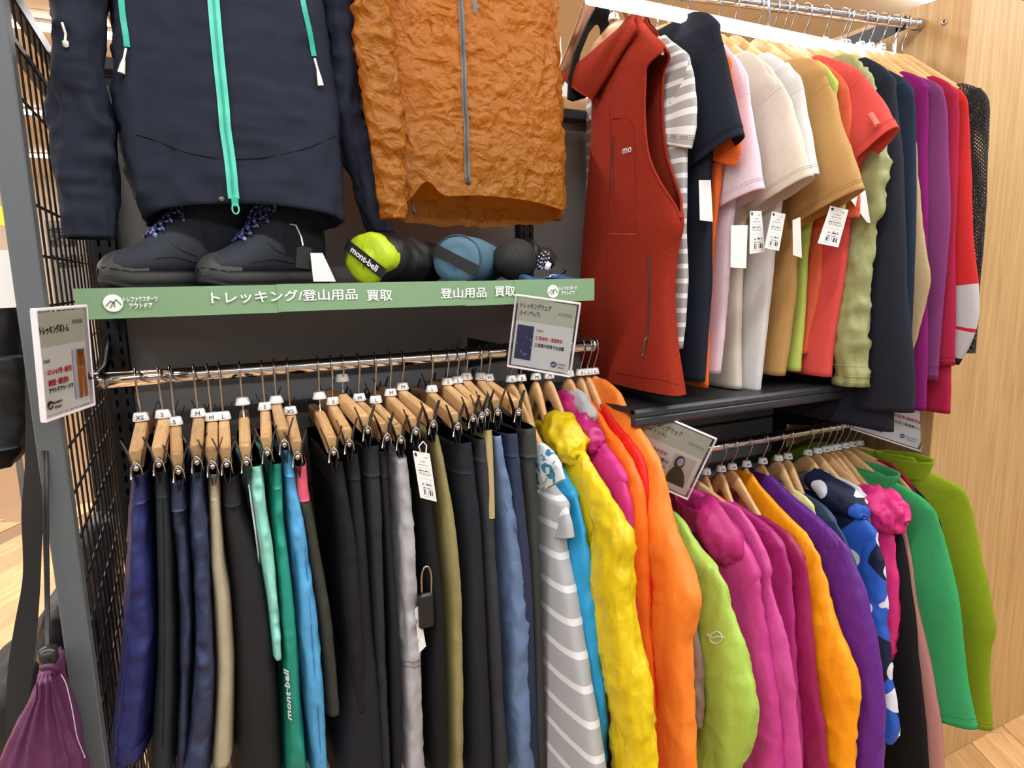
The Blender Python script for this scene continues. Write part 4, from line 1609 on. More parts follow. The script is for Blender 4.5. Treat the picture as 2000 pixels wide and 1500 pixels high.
root, F, E = make_top('jacket', 'plum magenta jacket with cord tab at the collar', 'jacket', H, a,
                      [(1432, 980), (1470, 995), (1500, 1025), (1532, 1068), (1545, 1120), (1549, 1200), (1553, 1300), (1560, 1400), (1570, 1560)], 3, fab((166, 42, 116), 'nylon'), 'nylon', (.12, .11), .60, None,
                      .034, .045, 55, .9, G2, short='plum magenta jacket', size='M', rr=.011, slope=.09)
p = F.pt(*F.uz((1443, 990)), .035)
MB().tube([p, p + np.array([.01, -.008, .003]), p + np.array([.02, -.014, .004])], .003, 7).build('cord_lock', M['black_plastic'], root)
H, a = r2(1.160, (1572, 1090), .20)
make_top('jacket', 'wine red magenta jacket just left of the amber yellow one', 'jacket', H, a,
         [(1492, 1008), (1530, 1032), (1556, 1060), (1574, 1095), (1581, 1160), (1586, 1220), (1592, 1300), (1604, 1400), (1626, 1560)], 3, fab((150, 26, 84), 'nylon'), 'nylon', (.12, .11), .60, None, .034,
         .045, 56, .8, G2, short='wine magenta jacket', size='M', rr=.011, slope=.09)
H, a = r2(1.208, (1590, 1062), .20)
root, F, E = make_top('jacket', 'amber yellow jacket with a puffy bent sleeve', 'jacket', H, a,
                      [(1466, 925), (1500, 970), (1560, 1030), (1590, 1062), (1606, 1110), (1622, 1165), (1638, 1215), (1656, 1265), (1674, 1320), (1677, 1360), (1672, 1430), (1670, 1560)], 3,
                      fab((246, 158, 10), 'nylon'), 'nylon', (.10, .10, .12, .10), .60, None, .03, .05, 57, 1.1, G2, short='amber yellow jacket', size='M', rr=.011, slope=.09)
b_ = F.uz((1462, 950))
MB().grid(np.array([[F.pt(b_[0] - .012 + .02 * x - .016 * y, b_[1] + .01 - .05 * y, .026) for x in (0, 1)] for y in np.linspace(0, 1, 5)]), False).build('neck_strap', fab((150, 50, 116), 'nylon'), root)
H, a = r2(1.263, (1652, 1066), .20)
PUR = fab((92, 32, 130), 'nylon')
root, F, E = make_top('jacket', 'deep purple jacket with a silver zip at the collar', 'jacket', H, a,
                      [(1504, 928), (1545, 970), (1604, 1015), (1652, 1066), (1676, 1110), (1694, 1150), (1706, 1220), (1717, 1290), (1727, 1380), (1729, 1460), (1728, 1560)], 3, PUR, 'nylon', (.13, .13, .12), .60,
                      None, .036, .05, 58, .8, G2, short='deep purple jacket', size='M', rr=.011, slope=.09)
q0, q1 = F.uz((1512, 952)), F.uz((1511, 966))
MB().tube([F.pt(*q0, .034), F.pt(*q1, .034)], .0025, 6).build('zip', M['steel'], root)
H, a = r2(1.318, (1590, 985), .18)
make_top('jacket', 'pale cream jacket showing as a sliver behind the purple collar', 'jacket', H, a, [(1556, 958), (1575, 970), (1590, 988), (1596, 1010), (1598, 1050), (1596, 1090)], 2, fab((234, 224, 150), 'nylon'),
         'nylon', (.08, .08), .64, None, .02, .026, 59, .6, G2, short='cream jacket', size='L', rr=.011, slope=.10)
H, a = r2(1.352, (1634, 1022), .19)
make_top('jacket', 'dark slate blue jacket between the purple and the polka-dot jackets', 'jacket', H, a,
         [(1574, 965), (1606, 982), (1634, 1020), (1655, 1058), (1672, 1100), (1682, 1180), (1690, 1280), (1700, 1400)], 2, fab((44, 62, 92), 'nylon'), 'nylon', (.11, .10), .62, None, .028, .036, 60, .8, G2,
         short='dark slate blue jacket', size='M', rr=.011, slope=.10)
DOT = dots_mat()
H, a = r2(1.426, (1712, 1042), .20)
root, F, E = make_top('jacket', 'blue jacket with big white polka dots and navy patches', 'jacket', H, a,
                      [(1652, 985), (1685, 1008), (1712, 1042), (1722, 1090), (1731, 1170), (1738, 1250), (1747, 1330), (1755, 1390), (1756, 1430), (1745, 1450)], 2, DOT, 'nylon', (.10, .095, .085, .07), .62, None,
                      .034, .05, 62, 1, G2, short='polka-dot jacket', size='M', rr=.011, slope=.10, cuff=.03)
c = F.uz((1642, 970))
hood_blob(F, c[0] - .01, c[1], .006, .085, .036, .034, DOT, root, 63, 'nylon', 'hood', 1.6, -.35)
H, a = r2(1.462, (1690, 965), .15)
make_top('jacket', 'white jacket with grey collar peeking out behind the polka-dot hood', 'jacket', H, a, [(1648, 935), (1670, 945), (1692, 968), (1700, 1000), (1705, 1080)], 2, fab((208, 208, 214), 'nylon'), 'nylon',
         (.07, .06), .66, None, .02, .026, 64, .6, G2, short='white jacket with grey collar', size='S', rr=.011, slope=.10)
H, a = r2(1.492, (1748, 1050), .19)
PNK = fab((206, 40, 116), 'nylon')
root, F, E = make_top('rain_jacket', 'hot pink rain jacket with a pleated puffed hood', 'jacket', H, a,
                      [(1690, 950), (1720, 985), (1746, 1045), (1752, 1100), (1754, 1200), (1748, 1260), (1742, 1290)], 2, PNK, 'nylon', (.10, .09, .07), .66, None, .03, .045, 65, 1, G2,
                      short='hot pink rain jacket', size='M', rr=.011, slope=.10)
c = F.uz((1726, 992))
hood_blob(F, c[0], c[1], .004, .062, .046, .034, PNK, root, 66, 'crinkle', 'hood', 2.0, -.25)
H, a = r2(1.518, (1765, 1045), .19)
make_top('jacket', 'long black jacket between the hot pink and dusty pink ones', 'jacket', H, a,
         [(1690, 950), (1730, 985), (1762, 1040), (1776, 1100), (1790, 1200), (1800, 1300), (1812, 1420), (1820, 1560)], 2, fab((24, 22, 24), 'twill'), 'smooth', (.11, .12), .55, None, .028, .038, 67, .8, G2,
         short='long black jacket', size='S', rr=.011, slope=.10)
H, a = r2(1.540, (1772, 1035), .18)
make_top('jacket', 'dusty pink jacket with a dark thumb hole, left of the green fleece', 'jacket', H, a,
         [(1710, 955), (1745, 990), (1772, 1035), (1786, 1100), (1795, 1180), (1806, 1230), (1824, 1300), (1838, 1400), (1848, 1560)], 2, fab((176, 124, 116), 'twill'), 'smooth', (.10, .10), .55, None, .024, .034, 68,
         .8, G2, short='dusty pink jacket', size='M', rr=.011, slope=.10)
GRN = fab((58, 150, 92), 'fleece')
H, a = r2(1.572, (1822, 990), .21)
root, F, E = make_top('fleece_jacket', 'emerald green fleece with folded collar, at the right of the lower rail', 'fleece', H, a,
                      [(1722, 925), (1762, 948), (1800, 970), (1824, 995), (1840, 1050), (1856, 1110), (1872, 1180), (1884, 1260), (1896, 1340), (1912, 1425)], 3, GRN, 'fleece', (.12, .14, .13, .11), .72, None,
                      .034, .055, 69, 1.2, G2, short='emerald green fleece', size='M', rr=.011, slope=.09, cuff=.03)
c = F.uz((1712, 925))
collar_band(F, c[0] - .01, c[1] - .025, .06, .02, .045, GRN, root, .014, 'fleece', 4, 'collar', .004, .015)
H, a = r2(1.602, (1815, 985), .17)
make_top('fleece_jacket', 'dark red and black fleece mostly hidden behind the emerald green fleece', 'fleece', H, a, [(1742, 905), (1764, 925), (1812, 980), (1838, 1020), (1846, 1080)], 2, fab((140, 22, 44), 'fleece'), 'fleece', (.08, .07),
         .78, None, .02, .03, 70, 1, G2, short='dark red fleece', size='M', rr=.011, sleeve_mat=fab((30, 32, 36), 'fleece'), slope=.09)
LMF = fab((124, 144, 28), 'fleece')
H, a = r2(1.632, (1880, 955), .21)
root, F, E = make_top('fleece_jacket', 'lime green fleece at the far right end against the wood', 'fleece', H, a,
                      [(1790, 895), (1810, 922), (1850, 936), (1884, 958), (1900, 1000), (1916, 1070), (1934, 1150), (1946, 1220), (1947, 1240), (1938, 1258), (1936, 1330), (1942, 1425)], 3, LMF, 'fleece',
                      (.12, .14, .12, .11), .72, None, .034, .055, 71, 1.2, G2, short='lime green fleece', size='L', rr=.011, slope=.09, cuff=.03)
c = F.uz((1765, 905))
collar_band(F, c[0], c[1] - .022, .062, .022, .05, LMF, root, .012, 'fleece', 4, 'collar', .004, .012)

# --- top right rail


def up(name, label, cat, tip, outline, k, mat, kind, sw, body, hem_px, seed, half=.19, **kw):
    H = tip_hook(tip, half)
    F = Frame(H, 0)
    hz = F.uz(hem_px)[1]
    return make_top(name, label, cat, H, 0, outline, k, mat, kind, sw, hz, body, kw.pop('th', .034), kw.pop('sth', .055), seed, kw.pop('gain', 1), G3, hdrop=.072, stitch=(kind in ('cotton', 'smooth') and name in ('t_shirt', 'striped_shirt', 'polo_shirt')), slope=kw.pop('slope', .085), **kw)


VST = fab((140, 44, 28), 'fleece')
H = tip_hook((1300, 97), .175)
Fv = Frame(H, 0)
root, F, E = make_top('fleece_vest', 'rust red fleece vest with zip pocket, largest of the upper row', 'vest', H, 0,
                      [(1245, 30), (1262, 55), (1290, 78), (1302, 98)], 3, VST, 'fleece', (.1, .1), Fv.uz((1300, 765))[1],
                      [(1301, 110), (1296, 200), (1300, 260), (1310, 330), (1326, 405), (1333, 440), (1318, 480), (1312, 540), (1312, 600), (1318, 680), (1328, 740), (1334, 785)], .055, .05, 80, 1.0, G3, sleeve=False,
                      short='rust red vest', size='S', hdrop=.072, slope=.06, hw=.18, hole=(Fv.uz((1300, 102))[1], Fv.uz((1310, 400))[1]),
                      back_px=[(1238, 30), (1212, 62), (1185, 110), (1162, 165), (1163, 260), (1158, 330), (1150, 420), (1144, 500), (1140, 600), (1142, 700), (1160, 765)])
vest_root, vest_F = root, F
STR_W = stripes('cloth_white_stripe', (176, 174, 172), (238, 238, 238), .028, .42, .0)
STR_B = stripes('cloth_white_stripe_body', (160, 158, 156), (226, 226, 226), .030, .32, .0)
up('striped_shirt', 'grey and white striped short-sleeved shirt behind the rust red vest', 'shirt', (1345, 110), [(1300, 68), (1322, 85), (1345, 110), (1355, 150), (1360, 200), (1358, 250), (1350, 290)], 2, STR_B, 'cotton',
   (.10, .125, .11), [(1338, 320), (1338, 450), (1344, 540), (1340, 600), (1332, 680)], (1325, 680), 81, .18, short='white striped shirt', size=None, sleeve_mat=STR_W, sth=.036, th=.026, back_scale=.45)
NVT = fab((30, 36, 50), 'cotton')
root, F, E = up('t_shirt', 'dark navy short-sleeved shirt, tallest shoulder of the upper row', 'shirt', (1405, 45), [(1360, 22), (1385, 24), (1405, 45), (1422, 110), (1438, 180), (1456, 262)], 2, NVT, 'smooth', (.12, .16, .175),
                [(1386, 360), (1388, 450), (1385, 560), (1378, 650), (1370, 745)], (1365, 745), 82, short='dark navy shirt', size=None)
price_tag(root, [(1365, 352), (1388, 352), (1392, 433), (1367, 430)], 1.035)
up('t_shirt', 'bright orange short-sleeved shirt squeezed behind the dark navy one', 'shirt', (1425, 120), [(1385, 80), (1405, 95), (1425, 120), (1438, 180), (1446, 240), (1450, 290), (1440, 325)], 2, fab((226, 104, 40), 'cotton'), 'cotton',
   (.09, .11, .09), [(1404, 380), (1396, 420), (1390, 500), (1387, 600), (1386, 757)], (1380, 757), 83, short='bright orange shirt', size=None, th=.022, sth=.035)
root, F, E = up('t_shirt', 'pale pink cotton short-sleeved shirt next to the beige one', 'shirt', (1460, 150), [(1418, 85), (1440, 110), (1460, 150), (1472, 220), (1484, 300), (1496, 368)], 2, fab((216, 196, 208), 'cotton'), 'cotton',
                (.11, .14, .15), [(1432, 440), (1428, 500), (1420, 600), (1410, 690), (1404, 728)], (1392, 728), 84, short='pale pink shirt', size=None)
price_tag(root, [(1428, 440), (1460, 440), (1457, 524), (1427, 522)], 1.0)
root, F, E = up('t_shirt', 'beige short-sleeved shirt with wide sleeve hem', 'shirt', (1525, 160), [(1462, 98), (1490, 115), (1525, 160), (1552, 230), (1575, 290), (1591, 342)], 2, fab((206, 196, 180), 'cotton'), 'cotton', (.13, .165, .17),
                [(1450, 440), (1449, 500), (1448, 560), (1444, 640), (1444, 757)], (1430, 757), 85, short='beige shirt', size=None)
price_tag(root, [(1465, 412), (1487, 412), (1494, 492), (1464, 496)], 1.0, True)
root, F, E = up('t_shirt', 'off-white short-sleeved shirt half hidden behind the beige one', 'shirt', (1560, 150), [(1500, 102), (1530, 118), (1560, 150), (1575, 220), (1592, 290), (1604, 337)], 2, fab((208, 206, 204), 'cotton'), 'cotton',
                (.12, .15, .16), [(1512, 490), (1510, 520), (1506, 560), (1496, 660), (1485, 763)], (1465, 763), 86, short='off-white shirt', size=None)
price_tag(root, [(1508, 413), (1534, 418), (1521, 490), (1493, 484)], .985, True)
root, F, E = up('t_shirt', 'mustard brown short-sleeved shirt with the widest sleeve', 'shirt', (1612, 135), [(1556, 112), (1582, 116), (1612, 135), (1640, 210), (1668, 290), (1691, 368)], 2, fab((178, 138, 84), 'cotton'), 'cotton',
                (.13, .175, .185), [(1552, 440), (1553, 550), (1546, 640), (1530, 728)], (1505, 730), 87, short='mustard brown shirt', size=None)
price_tag(root, [(1548, 430), (1563, 424), (1566, 504), (1549, 498)], .985)
up('t_shirt', 'lime yellow long top between mustard and orange shirts', 'shirt', (1635, 160), [(1598, 118), (1618, 132), (1635, 160), (1642, 205), (1648, 280), (1652, 360), (1650, 410)], 2, fab((170, 188, 90), 'cotton'), 'cotton', (.09, .09),
   [(1580, 480), (1574, 560), (1569, 650), (1564, 722)], (1545, 723), 88, .18, short='lime yellow top', size=None, th=.026, sth=.034)
up('t_shirt', 'soft orange short-sleeved shirt left of the coral one', 'shirt', (1655, 170), [(1612, 125), (1636, 142), (1655, 170), (1664, 240), (1672, 320), (1680, 390), (1678, 425)], 2, fab((204, 92, 60), 'cotton'), 'cotton', (.10, .11),
   [(1610, 480), (1606, 540), (1598, 600), (1578, 670)], (1565, 690), 89, .18, short='soft orange shirt', size=None, th=.026, sth=.036)
COR = fab((206, 76, 70), 'cotton')
root, F, E = up('polo_shirt', 'coral red shirt with a buttoned sleeve tab', 'shirt', (1672, 135), [(1598, 108), (1636, 114), (1672, 135), (1700, 170), (1726, 205), (1745, 228), (1758, 246)], 2, COR, 'cotton', (.13, .15, .13),
                [(1652, 480), (1646, 560), (1634, 640), (1628, 700), (1626, 733)], (1600, 733), 90, .18, short='coral red shirt', size=None)
price_tag(root, [(1622, 402), (1657, 410), (1637, 483), (1597, 475)], .95, True)
price_tag(root, [(1648, 372), (1690, 372), (1700, 436), (1693, 434)], .955)
p0, p1 = F.pt(*F.uz((1722, 226)), .036), F.pt(*F.uz((1736, 248)), .036)
MB().tube([p0, (p0 + p1) / 2, p1], .006, 6).build('sleeve_tab', fab((236, 120, 104), 'cotton'), root)
SAGE = fab((148, 152, 102), 'nylon')
root, F, E = up('jacket', 'sage green jacket with puckered gathered sleeves', 'jacket', (1702, 150), [(1652, 105), (1680, 122), (1702, 150), (1712, 200), (1728, 290), (1737, 345), (1727, 400), (1714, 430), (1704, 500), (1696, 633), (1690, 755)], 2,
                SAGE, 'pucker', (.10, .12, .13, .09, .075), [(1660, 520), (1650, 600), (1640, 640)], (1640, 660), 91, .18, short='sage green jacket', size=None, gain=1.3, cuff=.05)
NVL = fab((32, 36, 48), 'twill')
root, F, E = up('jacket', 'dark navy long-sleeved jacket hanging over the shelf corner', 'jacket', (1750, 152), [(1690, 112), (1720, 128), (1750, 152), (1758, 200), (1768, 300), (1771, 450), (1774, 560), (1782, 660), (1789, 750), (1789, 806)], 2, NVL,
                'smooth', (.11, .13, .14, .15, .155), [(1745, 400), (1740, 600), (1742, 760), (1744, 835)], (1700, 835), 92, short='dark navy jacket', size='M')
up('cardigan', 'dark teal blue cardigan just right of the dark navy jacket', 'cardigan', (1785, 178), [(1735, 138), (1762, 152), (1785, 178), (1788, 250), (1789, 350), (1788, 450), (1786, 560), (1784, 640), (1782, 735)], 2, fab((34, 50, 68), 'heather'), 'smooth',
   (.10, .10), None, (1760, 730), 93, short='dark teal cardigan', size='S', th=.024, sth=.03)
up('jacket', 'sand beige jacket whose sleeve bends behind the navy jacket', 'jacket', (1790, 230), [(1745, 165), (1770, 190), (1788, 240), (1794, 340), (1806, 450), (1818, 522), (1820, 550), (1808, 612), (1794, 665), (1783, 694)], 2, fab((168, 148, 112), 'twill'),
   'twill', (.09, .11, .13, .10), None, (1760, 690), 94, short='sand beige jacket', size='M', th=.022, sth=.03)
up('sweater', 'magenta sweater with a raised collar', 'sweater', (1815, 168), [(1768, 138), (1795, 148), (1815, 168), (1816, 210), (1814, 300), (1817, 400), (1812, 500), (1812, 600), (1814, 700), (1810, 802)], 2, fab((124, 30, 100), 'fleece'), 'fleece', (.11, .11),
   None, (1800, 740), 95, .18, short='magenta sweater', size='S', th=.026, sth=.036)
up('sweater', 'heather purple sweater, right of the magenta one', 'sweater', (1843, 176), [(1795, 150), (1824, 160), (1843, 178), (1849, 220), (1852, 320), (1857, 430), (1854, 520), (1846, 620), (1839, 710), (1837, 742)], 2, fab((112, 50, 100), 'heather'), 'smooth',
   (.10, .10), None, (1820, 735), 96, short='heather purple sweater', size='L', th=.028, sth=.038, cuff=.04)
up('sweater', 'crimson knit sweater with a ribbed cuff', 'sweater', (1866, 180), [(1822, 148), (1848, 162), (1866, 182), (1872, 230), (1873, 400), (1871, 600), (1867, 714)], 2, fab((152, 24, 58), 'heather'), 'smooth', (.11, .10, .09),
   [(1858, 500), (1858, 700), (1857, 804)], (1830, 804), 97, short='crimson sweater', size='M', th=.026, sth=.036, cuff=.03)
RED = fab((184, 36, 36), 'fleece')


def _red_grey():
    def bld(nt, uv, ob):
        L = nt.links.new
        sp = N(nt, 'ShaderNodeSeparateXYZ')
        L(uv, sp.inputs[0])

        def gt(v):
            n = N(nt, 'ShaderNodeMath', operation='GREATER_THAN')
            L(sp.outputs['Y'], n.inputs[0])
            n.inputs[1].default_value = v
            return n.outputs[0]
        last = None
        cur = lin((184, 36, 36))
        for v, c in ((.455, (178, 178, 180)), (.545, (176, 30, 44)), (.552, (178, 178, 180)), (.612, (24, 22, 24))):
            mx = N(nt, 'ShaderNodeMix', data_type='RGBA')
            if last is None:
                mx.inputs[6].default_value = cur
            else:
                L(last, mx.inputs[6])
            mx.inputs[7].default_value = lin(c)
            L(gt(v), mx.inputs[0])
            last = mx.outputs[2]
        return last
    return ramp_mat('cloth_red_grey_sleeve', 'UV', bld, .9)


up('sweater', 'red sweater with a light grey lower sleeve', 'sweater', (1890, 192), [(1845, 158), (1872, 170), (1890, 194), (1898, 300), (1902, 400), (1906, 480), (1913, 545), (1914, 610), (1905, 650), (1890, 682), (1873, 712)], 2, RED, 'fleece', (.10, .10, .11, .08), None,
   (1870, 700), 98, short='red sweater', size=None, th=.026, sth=.036, sleeve_mat=_red_grey())


def _net():
    m, nt, b = new_mat('cloth_fishnet')
    L = nt.links.new
    tc = N(nt, 'ShaderNodeTexCoord')
    mp = N(nt, 'ShaderNodeMapping')
    mp.inputs['Rotation'].default_value = (0, 0, math.radians(45))
    mp.inputs['Scale'].default_value = (170, 170, 170)
    L(tc.outputs['UV'], mp.inputs['Vector'])
    vo = N(nt, 'ShaderNodeTexVoronoi', i_Scale=1.0, i_Randomness=0.15)
    L(mp.outputs[0], vo.inputs['Vector'])
    lt = N(nt, 'ShaderNodeMath', operation='LESS_THAN')
    lt.inputs[1].default_value = .30
    L(vo.outputs['Distance'], lt.inputs[0])
    tr_ = N(nt, 'ShaderNodeBsdfTransparent')
    mx = N(nt, 'ShaderNodeMixShader')
    L(lt.outputs[0], mx.inputs[0])
    L(b.outputs[0], mx.inputs[1])
    L(tr_.outputs[0], mx.inputs[2])
    b.inputs['Base Color'].default_value = lin((26, 25, 26))
    b.inputs['Roughness'].default_value = .8
    L(mx.outputs[0], nt.nodes['Material Output'].inputs['Surface'])
    return m


up('netted_top', 'black open-knit mesh top, last on the right against the wood', 'top', (1928, 186), [(1880, 162), (1910, 168), (1929, 186), (1933, 210), (1930, 270), (1924, 400), (1917, 500), (1910, 580), (1904, 690)], 2, _net(), 'smooth', (.09, .09), None, (1890, 690), 99,
   .21, short='black mesh top', size=None, th=.026, sth=.03, open_end=False)
# ---------------------------------------------------------------- lettering


def text_mesh(body, height=None, width=None, bold=0.0):
    cu = bpy.data.curves.new('lettering', 'FONT')
    cu.body = body
    cu.align_x = 'LEFT'
    cu.size = 1.0
    cu.offset = bold
    cu.resolution_u = 2
    cu.extrude = 0.01
    ob = bpy.data.objects.new('tmp', cu)
    COL.objects.link(ob)
    dg = bpy.context.evaluated_depsgraph_get()
    me = bpy.data.meshes.new_from_object(ob.evaluated_get(dg))
    bpy.data.objects.remove(ob)
    V = np.empty(len(me.vertices) * 3)
    me.vertices.foreach_get('co', V)
    V = V.reshape(-1, 3)
    if len(V) == 0:
        return None
    lo, hi = V.min(0), V.max(0)
    V = V - (lo + hi) / 2
    sx = (width / (hi[0] - lo[0])) if width else None
    sy = (height / (hi[1] - lo[1])) if height else None
    sx = sx or sy
    sy = sy or sx
    V = V * np.array([sx, sy, .0006 / max(hi[2] - lo[2], 1e-6)])
    me.vertices.foreach_set('co', V.ravel())
    me.update()
    return me


def place_text(name, body, P, right, upv, mat, parent, height=None, width=None, bold=0.0):
    me = text_mesh(body, height, width, bold)
    if me is None:
        return
    me.materials.clear()
    me.materials.append(mat)
    o = bpy.data.objects.new(name, me)
    COL.objects.link(o)
    o.parent = parent
    r = np.asarray(right, float)
    r /= np.linalg.norm(r)
    u = np.asarray(upv, float)
    u = u - r * (u @ r)
    u /= np.linalg.norm(u)
    n = np.cross(r, u)
    p = np.asarray(P, float) - np.array(parent['_o'])
    o.matrix_local = Matrix(((r[0], u[0], n[0], p[0]), (r[1], u[1], n[1], p[1]), (r[2], u[2], n[2], p[2]), (0, 0, 0, 1)))
    return o


def logo(parent, P, R, U, r, ring, marks):
    """round badge with a mountain made of two strokes"""
    R, U = np.asarray(R, float), np.asarray(U, float)
    n = np.cross(R, U)
    t = np.linspace(0, 2 * math.pi, 28, endpoint=False)
    d = MB().grid(np.array([[P + n * .0004 + r * k * (R * math.cos(a) + U * math.sin(a)) for a in t] for k in (1.0, .5)]), True, False, True, 0, False).build('badge', ring, parent)

    def stroke(pts, w):
        b = MB()
        for (x0, y0), (x1, y1) in zip(pts[:-1], pts[1:]):
            q = np.array([x1 - x0, y1 - y0])
            q = np.array([-q[1], q[0]]) / np.linalg.norm(q) * w / 2
            b.add([P + n * .0009 + r * (R * x + U * y) for x, y in ((x0 - q[0], y0 - q[1]), (x1 - q[0], y1 - q[1]), (x1 + q[0], y1 + q[1]), (x0 + q[0], y0 + q[1]))], [(0, 1, 2, 3)], None, None, 0, False)
        b.build('badge_stroke', marks, d)
    stroke([(-.78, -.35), (-.2, .25), (.12, -.05), (.12, -.5)], .17)
    stroke([(-.35, -.55), (-.2, -.3), (.32, .4), (.8, -.25)], .17)


# ---------------------------------------------------------------- green shelf sign
SGY = 1.100
sg = thing('shelf_sign', 'long green paper sign with white Japanese lettering along the left shelf edge', 'sign', (.29, SGY, 1.42))
A_, B_ = PY(150, 566, SGY), PY(1163, 546, SGY)
zt_, zb_ = 1.45 - .007, 1.45 - .051
xs_ = [A_[0], PY(545, 560, SGY)[0], PY(910, 550, SGY)[0], PY(1008, 548, SGY)[0], PY(1160, 565, SGY)[0]]
for i in range(4):
    dy = (.0, .0012, .0, .0014)[i]
    MB().box((xs_[i] - .004, SGY - dy, zb_ + (.0, .001, -.0005, .001)[i]), (xs_[i + 1], SGY + .0012 - dy, zt_ + (0, .0008, 0, .0006)[i])).build('sign_strip', M['sign_green'], sg)
RX, UZ = np.array([1., 0, 0]), np.array([0, 0, 1.])


def sign_text(body, x0, x1, yc, h, bold=.012):
    a, b = PY(x0, yc, SGY - .002), PY(x1, yc, SGY - .002)
    z = PY((x0 + x1) / 2, yc, SGY - .002)[2]
    place_text('lettering', body, ((a[0] + b[0]) / 2, SGY - .0022, z), RX, UZ, M['white_ink'], sg, h, b[0] - a[0], bold)


sign_text('トレッキング/登山用品', 412, 698, 578, .0185)
sign_text('買取', 716, 766, 577, .0185)
sign_text('登山用品', 860, 950, 572, .0185)
sign_text('買取', 966, 1006, 569, .0185)
sign_text('トレファクスポーツ', 241, 308, 584, .0085, .02)
sign_text('アウトドア', 252, 298, 597, .0085, .02)
sign_text('トレファクスポーツ', 1092, 1126, 563, .0085, .02)
sign_text('アウトドア', 1096, 1122, 572.5, .0085, .02)
logo(sg, PY(221, 592, SGY - .002), RX, UZ, .0125, M['white_ink'], M['sign_green'])
logo(sg, PY(1080, 569, SGY - .002), RX, UZ, .0125, M['white_ink'], M['sign_green'])

# ---------------------------------------------------------------- acrylic sign holders


def _acrylic():
    """thin clear sheet: mostly clear, a mirror-like share at grazing angles"""
    m, nt, b = new_mat('clear_acrylic')
    b.inputs['Base Color'].default_value = (.9, .9, .9, 1)
    b.inputs['Roughness'].default_value = .05
    tr_ = N(nt, 'ShaderNodeBsdfTransparent')
    tr_.inputs[0].default_value = (.97, .97, .97, 1)
    gl = N(nt, 'ShaderNodeBsdfGlossy')
    gl.inputs['Roughness'].default_value = .04
    fr = N(nt, 'ShaderNodeFresnel')
    fr.inputs[0].default_value = 1.35
    mx = N(nt, 'ShaderNodeMixShader')
    nt.links.new(fr.outputs[0], mx.inputs[0])
    nt.links.new(tr_.outputs[0], mx.inputs[1])
    nt.links.new(gl.outputs[0], mx.inputs[2])
    nt.links.new(mx.outputs[0], nt.nodes['Material Output'].inputs['Surface'])
    return m


M['acrylic'] = _acrylic()
M['card'] = plain('card_white', (226, 228, 228), .75)
M['card_head'] = plain('card_header', (196, 200, 184), .75)


def sign_holder(label, quad, Ys, draw, thick=.012):
    P = np.array([PY(x, y, d) for (x, y), d in zip(quad, Ys)])
    c = P.mean(0)
    R = (P[1] - P[0]) + (P[2] - P[3])
    w = np.linalg.norm(R) / 2
    R /= np.linalg.norm(R)
    U = (P[0] - P[3]) + (P[1] - P[2])
    h = np.linalg.norm(U) / 2
    U = U - R * (U @ R)
    U /= np.linalg.norm(U)
    n = np.cross(R, U)        # towards the viewer
    if n @ (EYE - c) < 0:
        n = -n
    t_ = thing('sign_holder', label, 'sign', tuple(c))
    Mx = np.eye(4)
    Mx[:3, 0], Mx[:3, 1], Mx[:3, 2], Mx[:3, 3] = R, U, n, c
    MB().bbox((-w / 2, -h / 2, .0012), (w / 2, h / 2, .0034), .0008, 0, Mx).build('cover', M['acrylic'], t_)
    MB().bbox((-w / 2, -h / 2, -.0034), (w / 2, h / 2, -.0010), .0008, 0, Mx).build('back_plate', M['acrylic'], t_)
    rim = plain('acrylic_rim', (232, 226, 230), .12, 0, .6) if 'rim' not in M else M['rim']
    M['rim'] = rim
    for lo, hi in (((-w / 2 - .003, h / 2 - .002, -.004), (w / 2 + .003, h / 2 + .002, .004)), ((-w / 2 - .003, -h / 2 - .002, -.004), (w / 2 + .003, -h / 2 + .002, .004)),
                   ((-w / 2 - .003, -h / 2, -.004), (-w / 2 - .0005, h / 2, .004)), ((w / 2 + .0005, -h / 2, -.004), (w / 2 + .003, h / 2, .004))):
        MB().bbox(lo, hi, .001, 0, Mx).build('rim', rim, t_)
    cw, ch = w * .94, h * .94
    card = MB().box((-cw / 2, -ch / 2, -.0008), (cw / 2, ch / 2, -.0002), 0, Mx).build('card', M['card'], t_)

    def at(x, y):      # 0..1 from the card's top left
        return c + R * ((x - .5) * cw) + U * ((.5 - y) * ch) + n * .0003

    def rect(name, x0, y0, x1, y1, mat, lift=.0):
        return MB().add([at(x0, y1) + n * lift, at(x1, y1) + n * lift, at(x1, y0) + n * lift, at(x0, y0) + n * lift], [(0, 1, 2, 3)], None, [(0, 0), (1, 0), (1, 1), (0, 1)], 0, False).build(name, mat, card)

    def txt(body, x0, x1, y, hh, mat=M['ink'], bold=0.005):
        p = (at(x0, y) + at(x1, y)) / 2 + n * .0004
        place_text('lettering', body, p, R, U, mat, card, hh * ch, (x1 - x0) * cw, bold)
    draw(rect, txt, lambda x, y: at(x, y), R, U, card, ch)
    return t_, R, U, n, c, w, h


def droplets():
    def bld(nt, uv, ob):
        vo = N(nt, 'ShaderNodeTexVoronoi', i_Scale=5.0)
        nt.links.new(uv, vo.inputs['Vector'])
        cr = N(nt, 'ShaderNodeValToRGB')
        e = cr.color_ramp.elements
        e[0].color = lin((150, 164, 210))
        e[0].position = .05
        e[1].color = lin((46, 52, 92))
        e[1].position = .3
        x = e.new(.2)
        x.color = lin((72, 84, 150))
        nt.links.new(vo.outputs['Distance'], cr.inputs[0])
        return cr.outputs[0]
    return ramp_mat('photo_droplets', 'UV', bld, .6)


